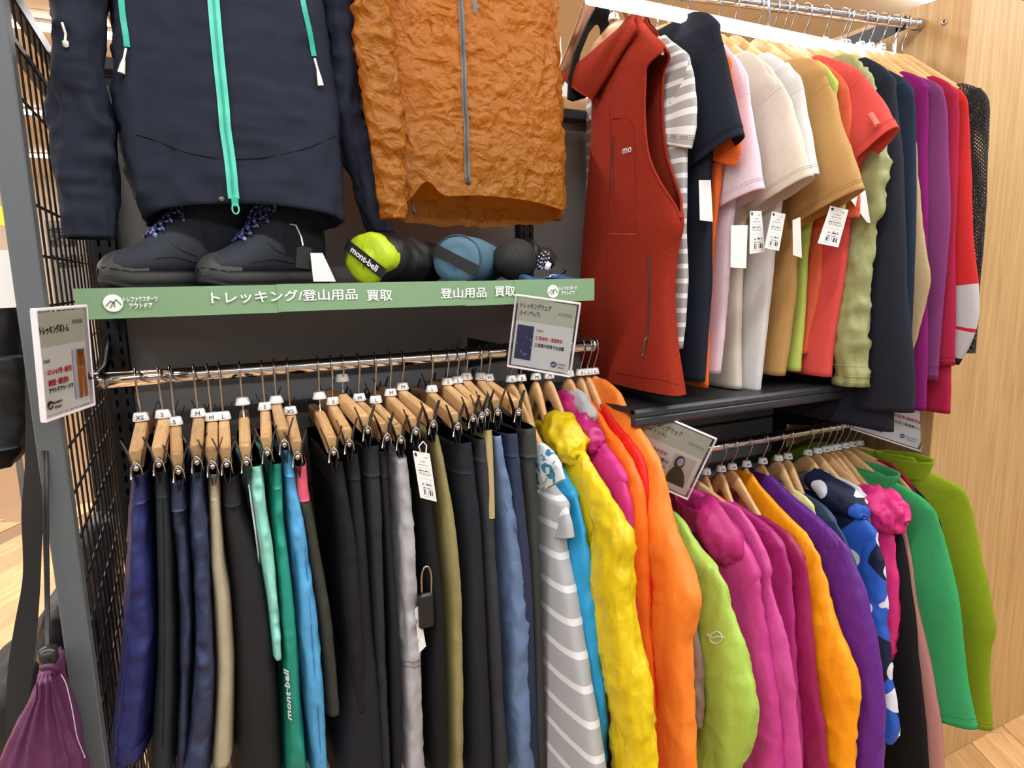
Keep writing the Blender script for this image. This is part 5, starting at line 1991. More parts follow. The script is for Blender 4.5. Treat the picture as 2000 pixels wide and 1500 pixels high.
def draw_rain(rect, txt, at, R, U, card, ch):
    rect('header', 0, 0, 1, .33, M['card_head'])
    txt('トレッキングウェア', .05, .58, .10, .085)
    txt('(レインウェア)', .05, .40, .215, .085)
    rect('rule', .64, .06, .643, .28, M['grey_ink'], .0003)
    txt('WOMENS', .70, .95, .165, .05, M['grey_ink'], 0)
    rect('picture', .04, .39, .33, .90, droplets(), .0003)
    txt('POINT', .38, .50, .44, .035, M['grey_ink'], 0)
    txt('□ 防水性・透湿性◎', .38, .84, .55, .06, M['red_ink'])
    txt('□ 防風や防寒でも活躍', .38, .88, .655, .06)
    logo(card, at(.74, .90), R, U, ch * .045, plain('badge_blue', (36, 58, 110), .7), M['card'])
    txt('トレファクスポーツ', .785, .95, .885, .03)
    txt('アウトドア', .82, .93, .935, .03)


def draw_bottom(rect, txt, at, R, U, card, ch):
    rect('header', 0, 0, 1, .33, M['card_head'])
    txt('トレッキングボトム', .02, .62, .17, .085)
    txt('WOMENS', .72, .95, .12, .045, M['grey_ink'], 0)
    rect('picture', .66, .40, .97, .92, plain('photo_pale', (196, 200, 214), .7), .0003)
    nn_ = np.cross(R, U)
    for pts in ([(.76, .41), (.93, .41), (.94, .60), (.95, .92), (.87, .92), (.855, .62)], [(.76, .41), (.93, .41), (.855, .62), (.83, .92), (.755, .92), (.745, .60)]):
        P = [at(x, y) + nn_ * .0006 for x, y in pts]
        MB().add(P + [np.mean(P, 0)], None, [(i, (i + 1) % len(P), len(P)) for i in range(len(P))], None, 0, False).build('picture_trousers', fab((176, 104, 34), 'twill'), card)
    txt('POINT', .05, .17, .47, .035, M['grey_ink'], 0)
    txt('・ストレッチ性・耐久性', .06, .62, .58, .06, M['red_ink'])
    txt('速乾性・耐久性◎', .10, .52, .685, .065, M['red_ink'])
    txt('アウトドアシーンで', .10, .62, .76, .05)
    logo(card, at(.10, .90), R, U, ch * .045, M['ink'], M['card'])
    txt('トレファクスポーツ', .15, .35, .885, .03)
    txt('アウトドア', .18, .33, .935, .03)


def draw_jacket(rect, txt, at, R, U, card, ch):
    rect('header', 0, 0, 1, .36, M['card_head'])
    txt('トレッキングウェア', .05, .60, .12, .085)
    txt('(ジャケット)', .05, .40, .24, .085)
    rect('rule', .64, .06, .643, .28, M['grey_ink'], .0003)
    txt('WOMENS', .72, .96, .20, .05, M['grey_ink'], 0)
    txt('防風性・撥水性◎', .04, .52, .50, .06, M['red_ink'])
    txt('軽い登山', .34, .58, .61, .06)
    txt('アイテム', .34, .58, .70, .06)
    rect('picture', .62, .42, .94, .90, plain('photo_beige', (206, 196, 186), .7), .0003)
    def poly(name, pts, mat, lift):
        nn_ = np.cross(R, U)
        P = [at(x, y) + nn_ * lift for x, y in pts]
        MB().add(P + [np.mean(P, 0)], None, [(i, (i + 1) % len(P), len(P)) for i in range(len(P))], None, 0, False).build(name, mat, card)
    ell = lambda cx, cy, rx, ry: [(cx + rx * math.cos(a), cy + ry * math.sin(a)) for a in np.linspace(0, 2 * math.pi, 20, endpoint=False)]
    poly('picture_jacket', [(.63, .90), (.64, .74), (.67, .65), (.73, .61), (.80, .63), (.86, .70), (.90, .80), (.92, .90)], plain('photo_brown', (66, 56, 44), .8), .0006)
    poly('picture_hood', ell(.725, .545, .072, .115), plain('photo_hood', (60, 54, 50), .8), .0007)
    poly('picture_face', ell(.735, .53, .045, .07), plain('photo_face', (168, 172, 188), .8), .0010)


def draw_mid(rect, txt, at, R, U, card, ch):
    rect('header', 0, 0, 1, .33, M['card_head'])
    rect('picture', .06, .42, .42, .92, plain('photo_blue', (40, 84, 150), .6), .0003)
    txt('保温性/速乾性◎', .48, .92, .50, .06, M['red_ink'])
    txt('あたたかい保温着として', .44, .98, .62, .055)
    logo(card, at(.72, .86), R, U, ch * .045, plain('badge_blue2', (36, 58, 110), .7), M['card'])
    txt('トレファクスポーツ', .77, .95, .845, .03)
    txt('アウトドア', .80, .93, .895, .03)


def black_bracket(t_, P0, P1, r=.006):
    MB().tube([P0, (np.array(P0) + np.array(P1)) / 2, P1], r, 8).build('clamp', M['black_plastic'], t_)


t_, R, U, n, c, w, h = sign_holder('clear acrylic sign for women\'s rain wear in front of the green sign', [(1001, 578), (1124, 590), (1119, 738), (1003, 713)], (1.085, 1.005, 1.005, 1.085), draw_rain)
black_bracket(t_, c - R * w / 2 - U * h * .2, np.array([.578, R1Y - .01, R1Z]))
t_, R, U, n, c, w, h = sign_holder('clear acrylic sign for trekking trousers beside the mesh post', [(67, 604), (166, 599), (177, 789), (88, 824)], (.935, 1.03, 1.03, .935), draw_bottom)
black_bracket(t_, c + R * w / 2 - U * h * .2, np.array([-.148, R1Y - .02, R1Z]))
t_, R, U, n, c, w, h = sign_holder('clear acrylic sign for trekking jackets, tilted below the grooved shelf', [(1232, 790), (1376, 853), (1362, 978), (1234, 922)], (1.09, 1.0, 1.0, 1.09), draw_jacket)
black_bracket(t_, c - R * w / 2, np.array([.80, R2Y, R2Z]))
t_, R, U, n, c, w, h = sign_holder('clear acrylic sign half hidden behind the dark navy sleeves on the right', [(1690, 738), (1826, 778), (1804, 884), (1672, 838)], (1.12, 1.02, 1.02, 1.12), draw_mid)
black_bracket(t_, c - R * w / 2 - U * h * .3, np.array([1.652, R2Y, R2Z]))

# ---------------------------------------------------------------- jackets facing the aisle above the left shelf


def front_loft(strip, Yc, th, kind, seed, gain, n=90, m=72, p=.6, back_drop=0.0, notch=None, pad=.0):
    """rings between measured left and right edges at depth Yc; th front-to-back; back_drop lowers the rear hem"""
    ys = np.array([s[0] for s in strip], float)
    yy = np.linspace(ys[0], ys[-1], n)
    L_ = np.interp(yy, ys, [s[1] for s in strip])
    R_ = np.interp(yy, ys, [s[2] for s in strip])
    for _ in range(3):
        for a in (L_, R_):
            a[1:-1] = (a[:-2] + 2 * a[1:-1] + a[2:]) / 4
    G, C = [], []
    t = np.linspace(0, 2 * math.pi, m, endpoint=False)
    for i in range(n):
        a, b = PY(L_[i], yy[i], Yc), PY(R_[i], yy[i], Yc)
        z = (a[2] + b[2]) / 2
        mx, hw = (a[0] + b[0]) / 2, (b[0] - a[0]) / 2
        x = mx + hw * sgnpow(np.cos(t), .8)
        y = Yc + th / 2 * sgnpow(np.sin(t), p)
        f = max(0, (i - n * .6) / (n * .4))
        dz = -back_drop * f * f * (np.sin(t) * .5 + .5) ** .7
        if notch:
            dz = dz + notch[2] * f ** 3 * np.exp(-((x - PY(notch[0], 380, Yc)[0]) / notch[1]) ** 2) * (np.sin(t) < 0)
        G.append(np.stack([x, y, z + dz], -1))
        C.append((mx, Yc, z))
    return wrinkle(np.array(G), np.array(C), kind, seed, gain)


NAVY = fab((34, 40, 56), 'twill', .06, 'jacket')
JY = 1.20
nj = thing('shell_jacket', 'dark navy shell jacket with turquoise zips hanging above the boots', 'jacket', (.15, JY, 2.3))
G = front_loft([(-210, 262, 540), (-170, 232, 590), (-120, 216, 612), (-60, 216, 620), (0, 222, 628), (100, 222, 634), (200, 216, 645), (260, 224, 656), (320, 238, 661), (370, 252, 665), (392, 266, 668), (403, 272, 664)], JY, .10, 'nylon', 71, 1.3,
               back_drop=.045)
# gathered elastic hem
zz_ = np.clip((np.arange(len(G)) - 76) / 10, 0, 1)
G[:, :, 1] += (.0045 * ridge(np.stack([G[:, :, 0] * 48, G[:, :, 1] * 10, G[:, :, 2] * 22 + 3], -1), 2) * zz_[:, None])
njb = MB().grid(add_open_end(G, .06, .005), True).build('body', NAVY, nj)
for st, sd in (([(-200, 150, 262), (-150, 112, 232), (-80, 88, 215), (0, 92, 208), (70, 112, 203), (110, 118, 200), (150, 107, 204), (250, 112, 222), (350, 115, 228), (440, 118, 225), (466, 121, 223)], 72),
               ([(-200, 545, 640), (-150, 580, 664), (-80, 612, 680), (0, 630, 686), (100, 643, 695), (140, 652, 697), (168, 638, 699), (220, 652, 703), (260, 662, 724), (350, 688, 744), (430, 714, 760), (455, 727, 765)], 73)):
    Gs = front_loft(st, JY - .005 if sd == 72 else JY + .02, .075 if sd == 72 else .05, 'nylon', sd, 1.5, 90, 44, .8)
    MB().grid(add_open_end(Gs, .05, .004), True).build('sleeve', NAVY, nj)
TURQ = plain('zip_turquoise', (92, 208, 182), .5)
TURQ2 = plain('zip_teeth', (44, 172, 148), .45)


def ribbon(root, parts, path, w, mat, name, off=.002, n=40):
    p = np.array(path, float)
    d = np.concatenate([[0], np.cumsum(np.linalg.norm(np.diff(p, axis=0), axis=1))])
    A = []
    for t_ in np.linspace(0, d[-1], n):
        q, nn = on_surf(parts, (np.interp(t_, d, p[:, 0]), np.interp(t_, d, p[:, 1])), off)
        if q is not None:
            A.append(q)
    A = np.array(A)
    for _ in range(3):
        B = A.copy()
        B[1:-1] = (A[:-2] + 2 * A[1:-1] + A[2:]) / 4
        A = B
    T = np.gradient(A, axis=0)
    v = EYE - A
    S = np.cross(T, v)
    S /= np.linalg.norm(S, axis=1)[:, None]
    v = v / np.linalg.norm(v, axis=1)[:, None]
    G = np.stack([A - S * w / 2, A - S * w / 2 + v * .0015, A + S * w / 2 + v * .0015, A + S * w / 2], 1)
    return MB().grid(G, True, True, True, 0, False).build(name, mat, root), A


z1, A1 = ribbon(nj, njb, [(400, -165), (411, -60), (418, 30), (428, 130), (440, 250), (450, 330), (456, 388)], .0165, TURQ, 'zip_tape', .003, 60)
MB().tube(A1 + (EYE - A1) * .0022, .0016, 6).build('zip_teeth', TURQ2, z1)
for path, pull in (([(232, -90), (236, -30), (240, 20), (246, 62), (249, 92)], [(249, 96), (246, 118), (243, 146)]), ([(572, -90), (585, -30), (592, 10), (604, 62), (613, 110)], [(613, 116), (619, 138), (623, 168)])):
    z2, A2 = ribbon(nj, njb, path, .008, TURQ2, 'pocket_zip', .002, 24)
    pp = [on_surf(njb, q, .006)[0] for q in pull]
    if all(q is not None for q in pp):
        MB().tube(pp[:2], .0018, 6).build('zip_cord', M['cord_white'], z2)
        MB().tube([pp[1], (pp[1] + pp[2]) / 2, pp[2]], [.002, .004, .005], 8).build('zip_pull', plain('pull_ivory', (226, 220, 204), .5), z2)
p_, n_ = on_surf(njb, (457, 388), .005)
zs_ = MB().box(p_ - np.array([.005, .003, .012]), p_ + np.array([.005, .001, .002])).build('zip_slider', TURQ2, nj)
tt_ = np.linspace(0, 2 * math.pi, 13)
MB().tube([p_ + np.array([.005 * math.cos(a), -.002, -.016 + .008 * math.sin(a)]) for a in tt_], .0014, 6, False).build('zip_ring', TURQ, zs_)
seam(nj, njb, [(222, 255), (290, 268), (360, 298), (440, 312), (520, 308), (600, 290), (656, 265)], .0011, fab((24, 27, 36), 'twill'), 'panel_seam', .0, 40)
p_, n_ = on_surf(njb, (433, 390), .002)
MB().lathe([(0, .002), (.004, .002), (.005, 0)], p_, -np.array(n_) * -1, 12).build('snap_button', M['dark_steel'], nj)
c0 = PY(122, 45, JY - .05)
MB().tube([PY(121, 44, JY - .055), PY(128, 66, JY - .055), PY(127, 82, JY - .055)], .0018, 6).build('sleeve_cord', M['cord_white'], nj)
MB().lathe([(0, .004), (.004, .002), (.004, -.004), (0, -.006)], PY(128, 84, JY - .055), (0, 0, 1), 8).build('cord_knot', M['cord_white'], nj)
# wooden hanger and hook above the frame
tnh = thing('wooden_hanger', 'wooden hanger inside the navy shell jacket above the shelf', 'hanger', (.10, JY, 2.35))


def _orange():
    m, nt, b = new_mat('cloth_thin_orange')
    L = nt.links.new
    tc = N(nt, 'ShaderNodeTexCoord')
    nz = N(nt, 'ShaderNodeTexNoise', i_Scale=60.0, i_Detail=4.0)
    L(tc.outputs['Object'], nz.inputs['Vector'])
    cr = N(nt, 'ShaderNodeValToRGB')
    cr.color_ramp.elements[0].color = lin((160, 100, 20))
    cr.color_ramp.elements[1].color = lin((186, 122, 30))
    L(nz.outputs['Fac'], cr.inputs[0])
    L(cr.outputs[0], b.inputs['Base Color'])
    b.inputs['Roughness'].default_value = .5
    hgt = None
    for sc_, wt in ((14.0, 1.0), (33.0, .55), (75.0, .22)):
        vo = N(nt, 'ShaderNodeTexNoise', i_Scale=sc_, i_Detail=1.0, i_Distortion=.9)
        L(tc.outputs['Object'], vo.inputs['Vector'])
        sb = N(nt, 'ShaderNodeMath', operation='SUBTRACT')
        L(vo.outputs['Fac'], sb.inputs[0])
        sb.inputs[1].default_value = .5
        ab = N(nt, 'ShaderNodeMath', operation='ABSOLUTE')
        L(sb.outputs[0], ab.inputs[0])
        ml = N(nt, 'ShaderNodeMath', operation='MULTIPLY')
        L(ab.outputs[0], ml.inputs[0])
        ml.inputs[1].default_value = -wt
        if hgt is None:
            hgt = ml.outputs[0]
        else:
            ad = N(nt, 'ShaderNodeMath', operation='ADD')
            L(hgt, ad.inputs[0])
            L(ml.outputs[0], ad.inputs[1])
            hgt = ad.outputs[0]
    bp = N(nt, 'ShaderNodeBump', i_Strength=.6, i_Distance=.028)
    L(hgt, bp.inputs['Height'])
    L(bp.outputs[0], b.inputs['Normal'])
    tr_ = N(nt, 'ShaderNodeBsdfTranslucent')
    tr_.inputs['Color'].default_value = lin((226, 150, 36))
    mx = N(nt, 'ShaderNodeMixShader')
    mx.inputs[0].default_value = .42
    L(b.outputs[0], mx.inputs[1])
    L(tr_.outputs[0], mx.inputs[2])
    L(mx.outputs[0], nt.nodes['Material Output'].inputs['Surface'])
    return m


ORG = _orange()
OY = 1.21
oj = thing('windbreaker', 'crumpled thin orange windbreaker with a grey zip above the left shelf', 'jacket', (.60, OY, 2.3))
G = front_loft([(-210, 745, 1010), (-160, 715, 1050), (-100, 704, 1066), (-60, 704, 1068), (0, 708, 1072), (100, 716, 1080), (170, 722, 1085), (240, 730, 1089), (330, 742, 1096), (372, 750, 1096), (388, 752, 1094)], OY, .085, 'crumple', 75, 1.0, 190, 220,
               back_drop=.050, notch=(826, .022, .03))
ojb = MB().grid(G, True).build('body', ORG, oj)
for st, sd, yo in (([(-200, 742, 800), (-120, 700, 765), (0, 690, 752), (100, 697, 768), (200, 714, 778), (300, 731, 788), (400, 742, 792), (428, 748, 792)], 76, -.055), ([(-200, 1000, 1040), (-100, 1046, 1076), (0, 1060, 1082), (150, 1072, 1090), (300, 1080, 1098), (430, 1070, 1093)], 77, .04)):
    Gs = front_loft(st, OY + yo, .04, 'crumple', sd, .8, 150, 70, .8)
    MB().grid(add_open_end(Gs, .03, .003), True).build('sleeve', ORG, oj)
GZ = plain('zip_grey', (98, 100, 102), .5)
z1, A1 = ribbon(oj, ojb, [(893, -150), (896, -60), (899, 30), (904, 130), (909, 240), (912, 320), (914, 384)], .0095, GZ, 'zip_tape', .0035, 60)
MB().tube(A1 + (EYE - A1) * .0022, .0014, 6).build('zip_teeth', plain('zip_grey_dark', (70, 72, 74), .4), z1)
z2, A2 = ribbon(oj, ojb, [(925, -50), (926, -10), (927, 26)], .008, GZ, 'chest_zip', .003, 16)
pp = on_surf(ojb, (808, 402), .006)[0]
MB().tube([PY(806, 392, OY - .045), PY(808, 405, OY - .047), PY(810, 418, OY - .047)], [.0012, .0012, .004], 6).build('hem_cord', M['black_plastic'], oj)
toh = thing('wooden_hanger', 'wooden hanger inside the orange windbreaker above the shelf', 'hanger', (.60, OY, 2.35))
for th_, cx, Yc in ((tnh, PY(420, -200, JY)[0], JY), (toh, PY(890, -200, OY)[0], OY)):
    us = np.linspace(-.19, .19, 21)
    G = []
    for u in us:
        t = abs(u) / .19
        zc = 2.215 - .06 * t ** 1.4
        G.append([(cx + u, Yc + .007 * math.cos(a), zc + (.017 - .006 * t) * math.sin(a)) for a in np.linspace(0, 2 * math.pi, 10, endpoint=False)])
    MB().grid(np.array(G), True, True, True).build('arms', M['hanger_wood'], th_)
    P = [(cx + .0, Yc, 2.225), (cx, Yc, 2.27)] + [(cx, Yc + .0165 * math.cos(a), 2.287 + .0165 * math.sin(a)) for a in np.linspace(-2.2, 1.6, 12)]
    MB().tube(P, .0017, 7).build('hook', M['steel'], th_)
t = rail('hanging_rail', 'chrome rail above the frame holding the navy and orange jackets', (-.13, 1.205, 2.289), (.735, 1.205, 2.289), .0115)
rail_arm(t, -.13, 1.205, 2.289)
rail_arm(t, .73, 1.205, 2.289)

# ---------------------------------------------------------------- hiking boots
BOOT = fab((50, 54, 62), 'twill', .12, 'boot')
RUB = plain('boot_rubber', (52, 53, 52), .55, 0, .4, .2, 150)


def lace_mat():
    return stripes('lace_blue', (58, 70, 128), (150, 162, 206), .012, .3)


LACE = lace_mat()


def boot(label, toe, heel, mirror=1):
    toe, heel = np.array(toe), np.array(heel)
    ax = toe - heel
    Lh = np.linalg.norm(ax)
    ax /= Lh
    sd = np.array([-ax[1], ax[0], 0.0])
    ax = np.array([ax[0], ax[1], 0.0])
    s = Lh / .278
    O = np.array([heel[0], heel[1], SH1])
    t_ = thing('hiking_boot', label, 'boot', tuple(O), 'hiking boots on the shelf')

    def P(x, y, z):
        return O + ax * (x * s) + sd * (y * s * mirror) + np.array([0, 0, z * s])
    X = [0, .008, .025, .05, .08, .105, .125, .145, .165, .185, .205, .225, .245, .262, .273, .279]
    W = [.012, .024, .033, .036, .036, .036, .037, .038, .040, .043, .045, .045, .041, .033, .021, .006]
    Tz = [.156, .172, .178, .180, .182, .178, .160, .137, .114, .095, .081, .071, .065, .058, .047, .034]
    Xn = np.linspace(0, .279, 46)
    Wn, Tn = np.interp(Xn, X, W), np.interp(Xn, X, Tz)
    G = []
    tt = np.linspace(0, 2 * math.pi, 30, endpoint=False)
    for x, w, tz in zip(Xn, Wn, Tn):
        zb = .02
        zm, hz = (zb + tz) / 2, (tz - zb) / 2
        ring = []
        for a in tt:
            cy, sz = sgnpow(np.array(math.cos(a)), .8), sgnpow(np.array(math.sin(a)), .75)
            nar = 1 - .30 * max(0, float(sz)) * min(1, tz / .16) - .0 * x
            waist = 1 - .10 * math.exp(-((float(zm + hz * sz) - .085) / .03) ** 2) * (x < .12)
            ring.append(P(x, w * float(cy) * nar * waist, zm + hz * float(sz)))
        G.append(ring)
    G = np.array(G)
    G = wrinkle(G, G.mean(1), 'smooth', 12 + mirror, .35)
    up_ = MB().grid(G, True, True, True).build('upper', BOOT, t_)
    # padded collar round the opening
    ring = []
    for a in np.linspace(0, 2 * math.pi, 25):
        ring.append(P(.055 + .050 * math.cos(a), .026 * math.sin(a), .178 + .012 * math.cos(a) * (1 if math.cos(a) > 0 else .3)))
    MB().tube(ring, .0075 * s, 8, False).build('collar', fab((40, 42, 48), 'cotton'), t_)
    tg = [[P(.085 + .02 * f + .004 * (1 - abs(q)), .020 * q, .150 + .045 * (1 - f) + .004 * (1 - q * q)) for q in np.linspace(-1, 1, 9)] for f in np.linspace(0, 1, 6)]
    MB().grid(np.array(tg), False).build('tongue', fab((46, 48, 54), 'cotton'), t_)
    # sole
    G = []
    for z, k in ((0, .96), (.004, 1.02), (.010, 1.0), (.011, 1.05), (.018, 1.06), (.026, 1.05), (.031, 1.0)):
        ring = []
        for x, w in zip(Xn, Wn):
            ring.append(P(-.004 + x * 1.02, w * k + .002, z + (.012 if x > .25 else 0) * max(0, (x - .25) / .03) * (1 if z < .01 else .6)))
        for x, w in zip(Xn[::-1], Wn[::-1]):
            ring.append(P(-.004 + x * 1.02, -w * k - .002, z + (.012 if x > .25 else 0) * max(0, (x - .25) / .03) * (1 if z < .01 else .6)))
        G.append(ring)
    MB().grid(np.array(G), True, True, True).build('sole', RUB, t_)
    # toe cap
    G = []
    for x, w, tz in zip(Xn[36:], Wn[36:], Tn[36:]):
        G.append([P(x + .003, (w + .0022) * math.cos(a), .024 + (min(tz, .064) - .022) * max(0, math.sin(a)) * .98) for a in np.linspace(-.1, math.pi + .1, 17)])
    MB().grid(np.array(G), False).build('toe_cap', RUB, t_)
    # laces: crossing rows with hooks
    rows = [(.196, .088), (.183, .098), (.168, .112), (.153, .128), (.139, .144), (.126, .160), (.116, .172)]
    prev = None
    for i, (x, z) in enumerate(rows):
        yl = .019
        for q in (-1, 1):
            hk = MB().bbox(np.array([-.004, -.003, -.002]), np.array([.004, .003, .002]), .001, 0, np.array(Matrix.Translation(Vector(P(x - .002, yl * q * 1.1, z - .006)))))
            hk.build('lace_hook', M['dark_steel'], t_)
        if i:
            xp, zp = rows[i - 1]
            for q in (-1, 1):
                MB().tube([P(xp, -yl * q, zp + .001), P((x + xp) / 2 + .002, 0, (z + zp) / 2 + .0095), P(x, yl * q, z + .001)], .0027 * s, 7).build('lace', LACE, t_)
        else:
            MB().tube([P(x, -yl, z), P(x, 0, z + .008), P(x, yl, z)], .0027 * s, 7).build('lace', LACE, t_)
    # bow
    c = np.array([.136, 0, .160])
    for q in (-1, 1):
        loop = [c + np.array([.004 * math.sin(2 * a), q * .032 * math.sin(a) ** 1.0 * 1.0, .022 * math.sin(a) * math.cos(a) - .006 * math.sin(a)]) for a in np.linspace(0, math.pi, 12)]
        MB().tube([P(*v) for v in loop], .0027 * s, 7).build('lace_bow', LACE, t_)
        MB().tube([P(*(c + np.array([0, 0, 0]))), P(*(c + np.array([.012, q * .018, -.010]))), P(*(c + np.array([.02, q * .036, -.045])))], .0027 * s, 7).build('lace_end', LACE, t_)
    return t_, P


def xy(px, py, Y):
    p = PY(px, py, Y)
    return p[0], p[1]


b1, _ = boot('dark hiking boot with blue laces, the left of the pair on the shelf', xy(199, 540, 1.155), xy(500, 520, 1.285))
b2, P2 = boot('dark hiking boot with blue laces and a black security tag, right of the pair', xy(393, 540, 1.155), xy(630, 520, 1.285), -1)
MB().tube([PY(566, 438, 1.20), PY(578, 440, 1.19), PY(588, 462, 1.185), PY(592, 480, 1.18)], .0014, 6).build('tag_loop', M['cord_white'], b2)
MB().bbox((-.013, -.005, -.02), (.013, .005, .02), .003, 0, np.array(Matrix.Translation(Vector(PY(594, 505, 1.165))) @ Matrix.Rotation(.15, 4, 'Y'))).build('security_tag', M['black_plastic'], b2)
price_tag(b2, [(606, 494), (630, 494), (656, 550), (612, 550)], 1.15)

# ---------------------------------------------------------------- rolled bags on the shelf
LIME = fab((176, 200, 24), 'nylon')
BKB = fab((34, 34, 36), 'nylon')


def roll(A, B, ra, rb, n=26, m=36, kind='nylon', seed=1, gain=1.0, flat=0.9, bulge=.1):
    A, B = np.array(A), np.array(B)
    ax = (B - A) / np.linalg.norm(B - A)
    e = np.cross(ax, (0, 0, 1.0))
    e /= np.linalg.norm(e)
    g = np.cross(e, ax)
    t = np.linspace(0, 2 * math.pi, m, endpoint=False)
    G, C = [], []
    for f in np.linspace(0, 1, n):
        r = (ra + (rb - ra) * f) * (1 + bulge * math.sin(math.pi * f))
        c = A + (B - A) * f
        G.append(c + r * (e * np.cos(t)[:, None] + g * flat * np.sin(t)[:, None]))
        C.append(c)
    return wrinkle(np.array(G), np.array(C), kind, seed, gain), ax, e, g


t_ = thing('stuff_sack', 'black stuff sack with a lime green end panel lying on the shelf', 'bag', (.38, 1.22, SH1))
r_ = .050
A = PY(722, 505, 1.175)
A[2] = SH1 + r_ * .93
B = PY(842, 505, 1.29)
B[2] = SH1 + .042
G, ax, e, g = roll(A, B, r_, .040, kind='nylon', seed=3, gain=1.0)
MB().grid(G, True, False, True).build('sack', BKB, t_)
Gc = np.concatenate([[A + ax * x + (G[0] - A) * k for k, x in ((1.02, .022), (1.03, .008), (1.0, -.003), (.85, -.007), (.5, -.009), (.12, -.010))]])
Gc[:4] = Gc[:4] + ax * (.0012 * ridge(Gc[:4] * 40, 2))[..., None]
MB().grid(Gc, True, False, True).build('end_panel', LIME, t_)
d1 = g * .55 + e * -.83
d1 /= np.linalg.norm(d1)
w1 = np.cross(ax, d1)
st_ = MB().add([A - ax * .0135 + d1 * a + w1 * b for a, b in ((-.05, -.010), (.05, -.010), (.05, .010), (-.05, .010))], [(0, 1, 2, 3)], None, None, 0, False).build('strap', M['black_plastic'], t_)
rr_ = -d1 if (-d1) @ RX > 0 else d1
place_text('lettering', 'mont-bell', A - ax * .0148, rr_, np.cross(-ax, rr_), M['white_ink'], t_, .012, .068, .02)
t_ = thing('roll_pouch', 'slate blue rolled pouch with a black strap across its end', 'bag', (.57, 1.22, SH1))
r_ = .047
A = PY(893, 508, 1.165)
A[2] = SH1 + r_ * .95
B = PY(955, 505, 1.30)
B[2] = SH1 + r_ * .93
G, ax, e, g = roll(A, B, r_, r_ * .95, kind='twill', seed=6, gain=.5, flat=.95, bulge=.02)
BLU = fab((84, 116, 132), 'heather')
MB().grid(G, True, False, True).build('roll', BLU, t_)
MB().grid(np.array([A + (G[0] - A) * k - ax * x for k, x in ((1.0, 0), (.97, .004), (.6, .006), (.2, .007))]), True, False, True).build('end_panel', BLU, t_)
d1 = g * .45 + e * -.9
d1 /= np.linalg.norm(d1)
w1 = np.cross(ax, d1)
MB().add([A - ax * x + d1 * a + w1 * b for x in (.0095, .0075) for a, b in ((-.046, -.010), (.046, -.010), (.046, .010), (-.046, .010))], [(0, 1, 2, 3), (4, 7, 6, 5), (0, 4, 5, 1), (2, 6, 7, 3)], None, None, 0, False).build('strap', M['black_plastic'], t_)
tt_ = np.linspace(0, 2 * math.pi, 37)
MB().tube([A + (r_ + .001) * (e * math.cos(a) + g * .95 * math.sin(a)) for a in tt_], .0018, 6, False).build('piping', fab((60, 86, 100), 'cotton'), t_)


def _meshcloth():
    def bld(nt, uv, ob):
        mp = N(nt, 'ShaderNodeMapping')
        mp.inputs['Scale'].default_value = (330, 330, 1)
        nt.links.new(uv, mp.inputs[0])
        ck = N(nt, 'ShaderNodeTexChecker', i_Scale=1.0)
        ck.inputs[1].default_value = lin((20, 20, 21))
        ck.inputs[2].default_value = lin((58, 56, 55))
        nt.links.new(mp.outputs[0], ck.inputs[0])
        return ck.outputs[0]
    return ramp_mat('cloth_black_mesh', 'UV', bld, .7)


t_ = thing('mesh_pouch', 'round black mesh pouch with a toggle cord at the right of the shelf', 'bag', (.68, 1.22, SH1))
A = PY(1005, 505, 1.19)
A[2] = SH1 + .044
ph = np.linspace(-1.45, 1.45, 24)
t = np.linspace(0, 2 * math.pi, 40, endpoint=False)
G = np.array([[A + np.array([.046 * math.cos(p) * math.cos(a), .046 * math.sin(p) * .9, .044 * math.cos(p) * math.sin(a)]) for a in t] for p in ph])
G = wrinkle(G, np.repeat(A[None], len(G), 0), 'cotton', 8, .8)
MB().grid(G, True, True, True).build('pouch', _meshcloth(), t_)
nk = [A + np.array([.035, -.0, .012]), A + np.array([.06, .0, .010]), A + np.array([.075, -.004, .004]), A + np.array([.088, -.008, -.008])]
MB().tube(resample(nk, 16, 2), np.interp(np.linspace(0, 1, 16), [0, .35, .6, 1], [.028, .016, .02, .012]), 14).build('neck', BKB, t_)
rng2 = random.Random(4)
for k in range(3):
    P = [A + np.array([.050 + .012 * math.cos(q * 1.1 + k), -.024 - .004 * k, -.002 + .020 * math.sin(q * 1.3 + k * 2)]) for q in range(7)]
    MB().tube(resample(P, 30, 2), .0019, 6).build('cord', stripes('cord_speckle', (30, 30, 40), (190, 194, 214), .008, .35), t_)
MB().lathe([(0, .008), (.006, .006), (.006, -.006), (0, -.008)], A + np.array([.06, -.03, -.012]), (.4, 0, 1), 10).build('toggle', M['white_plastic'], t_)
MB().tube([A + np.array([.062, -.034, -.024]), A + np.array([.078, -.04, -.030]), A + np.array([.094, -.04, -.022])], [.002, .002, .005], 7).build('cord_end', M['black_plastic'], t_)
t_ = thing('folded_cloth', 'small blue cloth with a white patch on the shelf edge beside the mesh pouch', 'cloth', (.70, 1.14, SH1))
G = []
for f in np.linspace(0, 1, 18):
    px = 1020 + 95 * f
    c = PY(px, 540, 1.14)
    c[2] = SH1 + .006
    G.append([c + np.array([0, .018 * math.cos(a), .006 * math.sin(a) + .004 * math.sin(f * 9 + a)]) for a in np.linspace(0, 2 * math.pi, 14, endpoint=False)])
MB().grid(np.array(G), True, True, True).build('cloth', blotch_mat('cloth_blue_white', [(40, 70, 110), (44, 78, 122), (206, 214, 222)], 40, (.5, .66)), t_)
# ---------------------------------------------------------------- details on the clothes
INKW = plain('thread_white', (226, 226, 222), .7)
# vest: collar, zips, chest lettering, seams
vb = child(vest_root, 'body')
VD = fab((112, 34, 22), 'fleece')


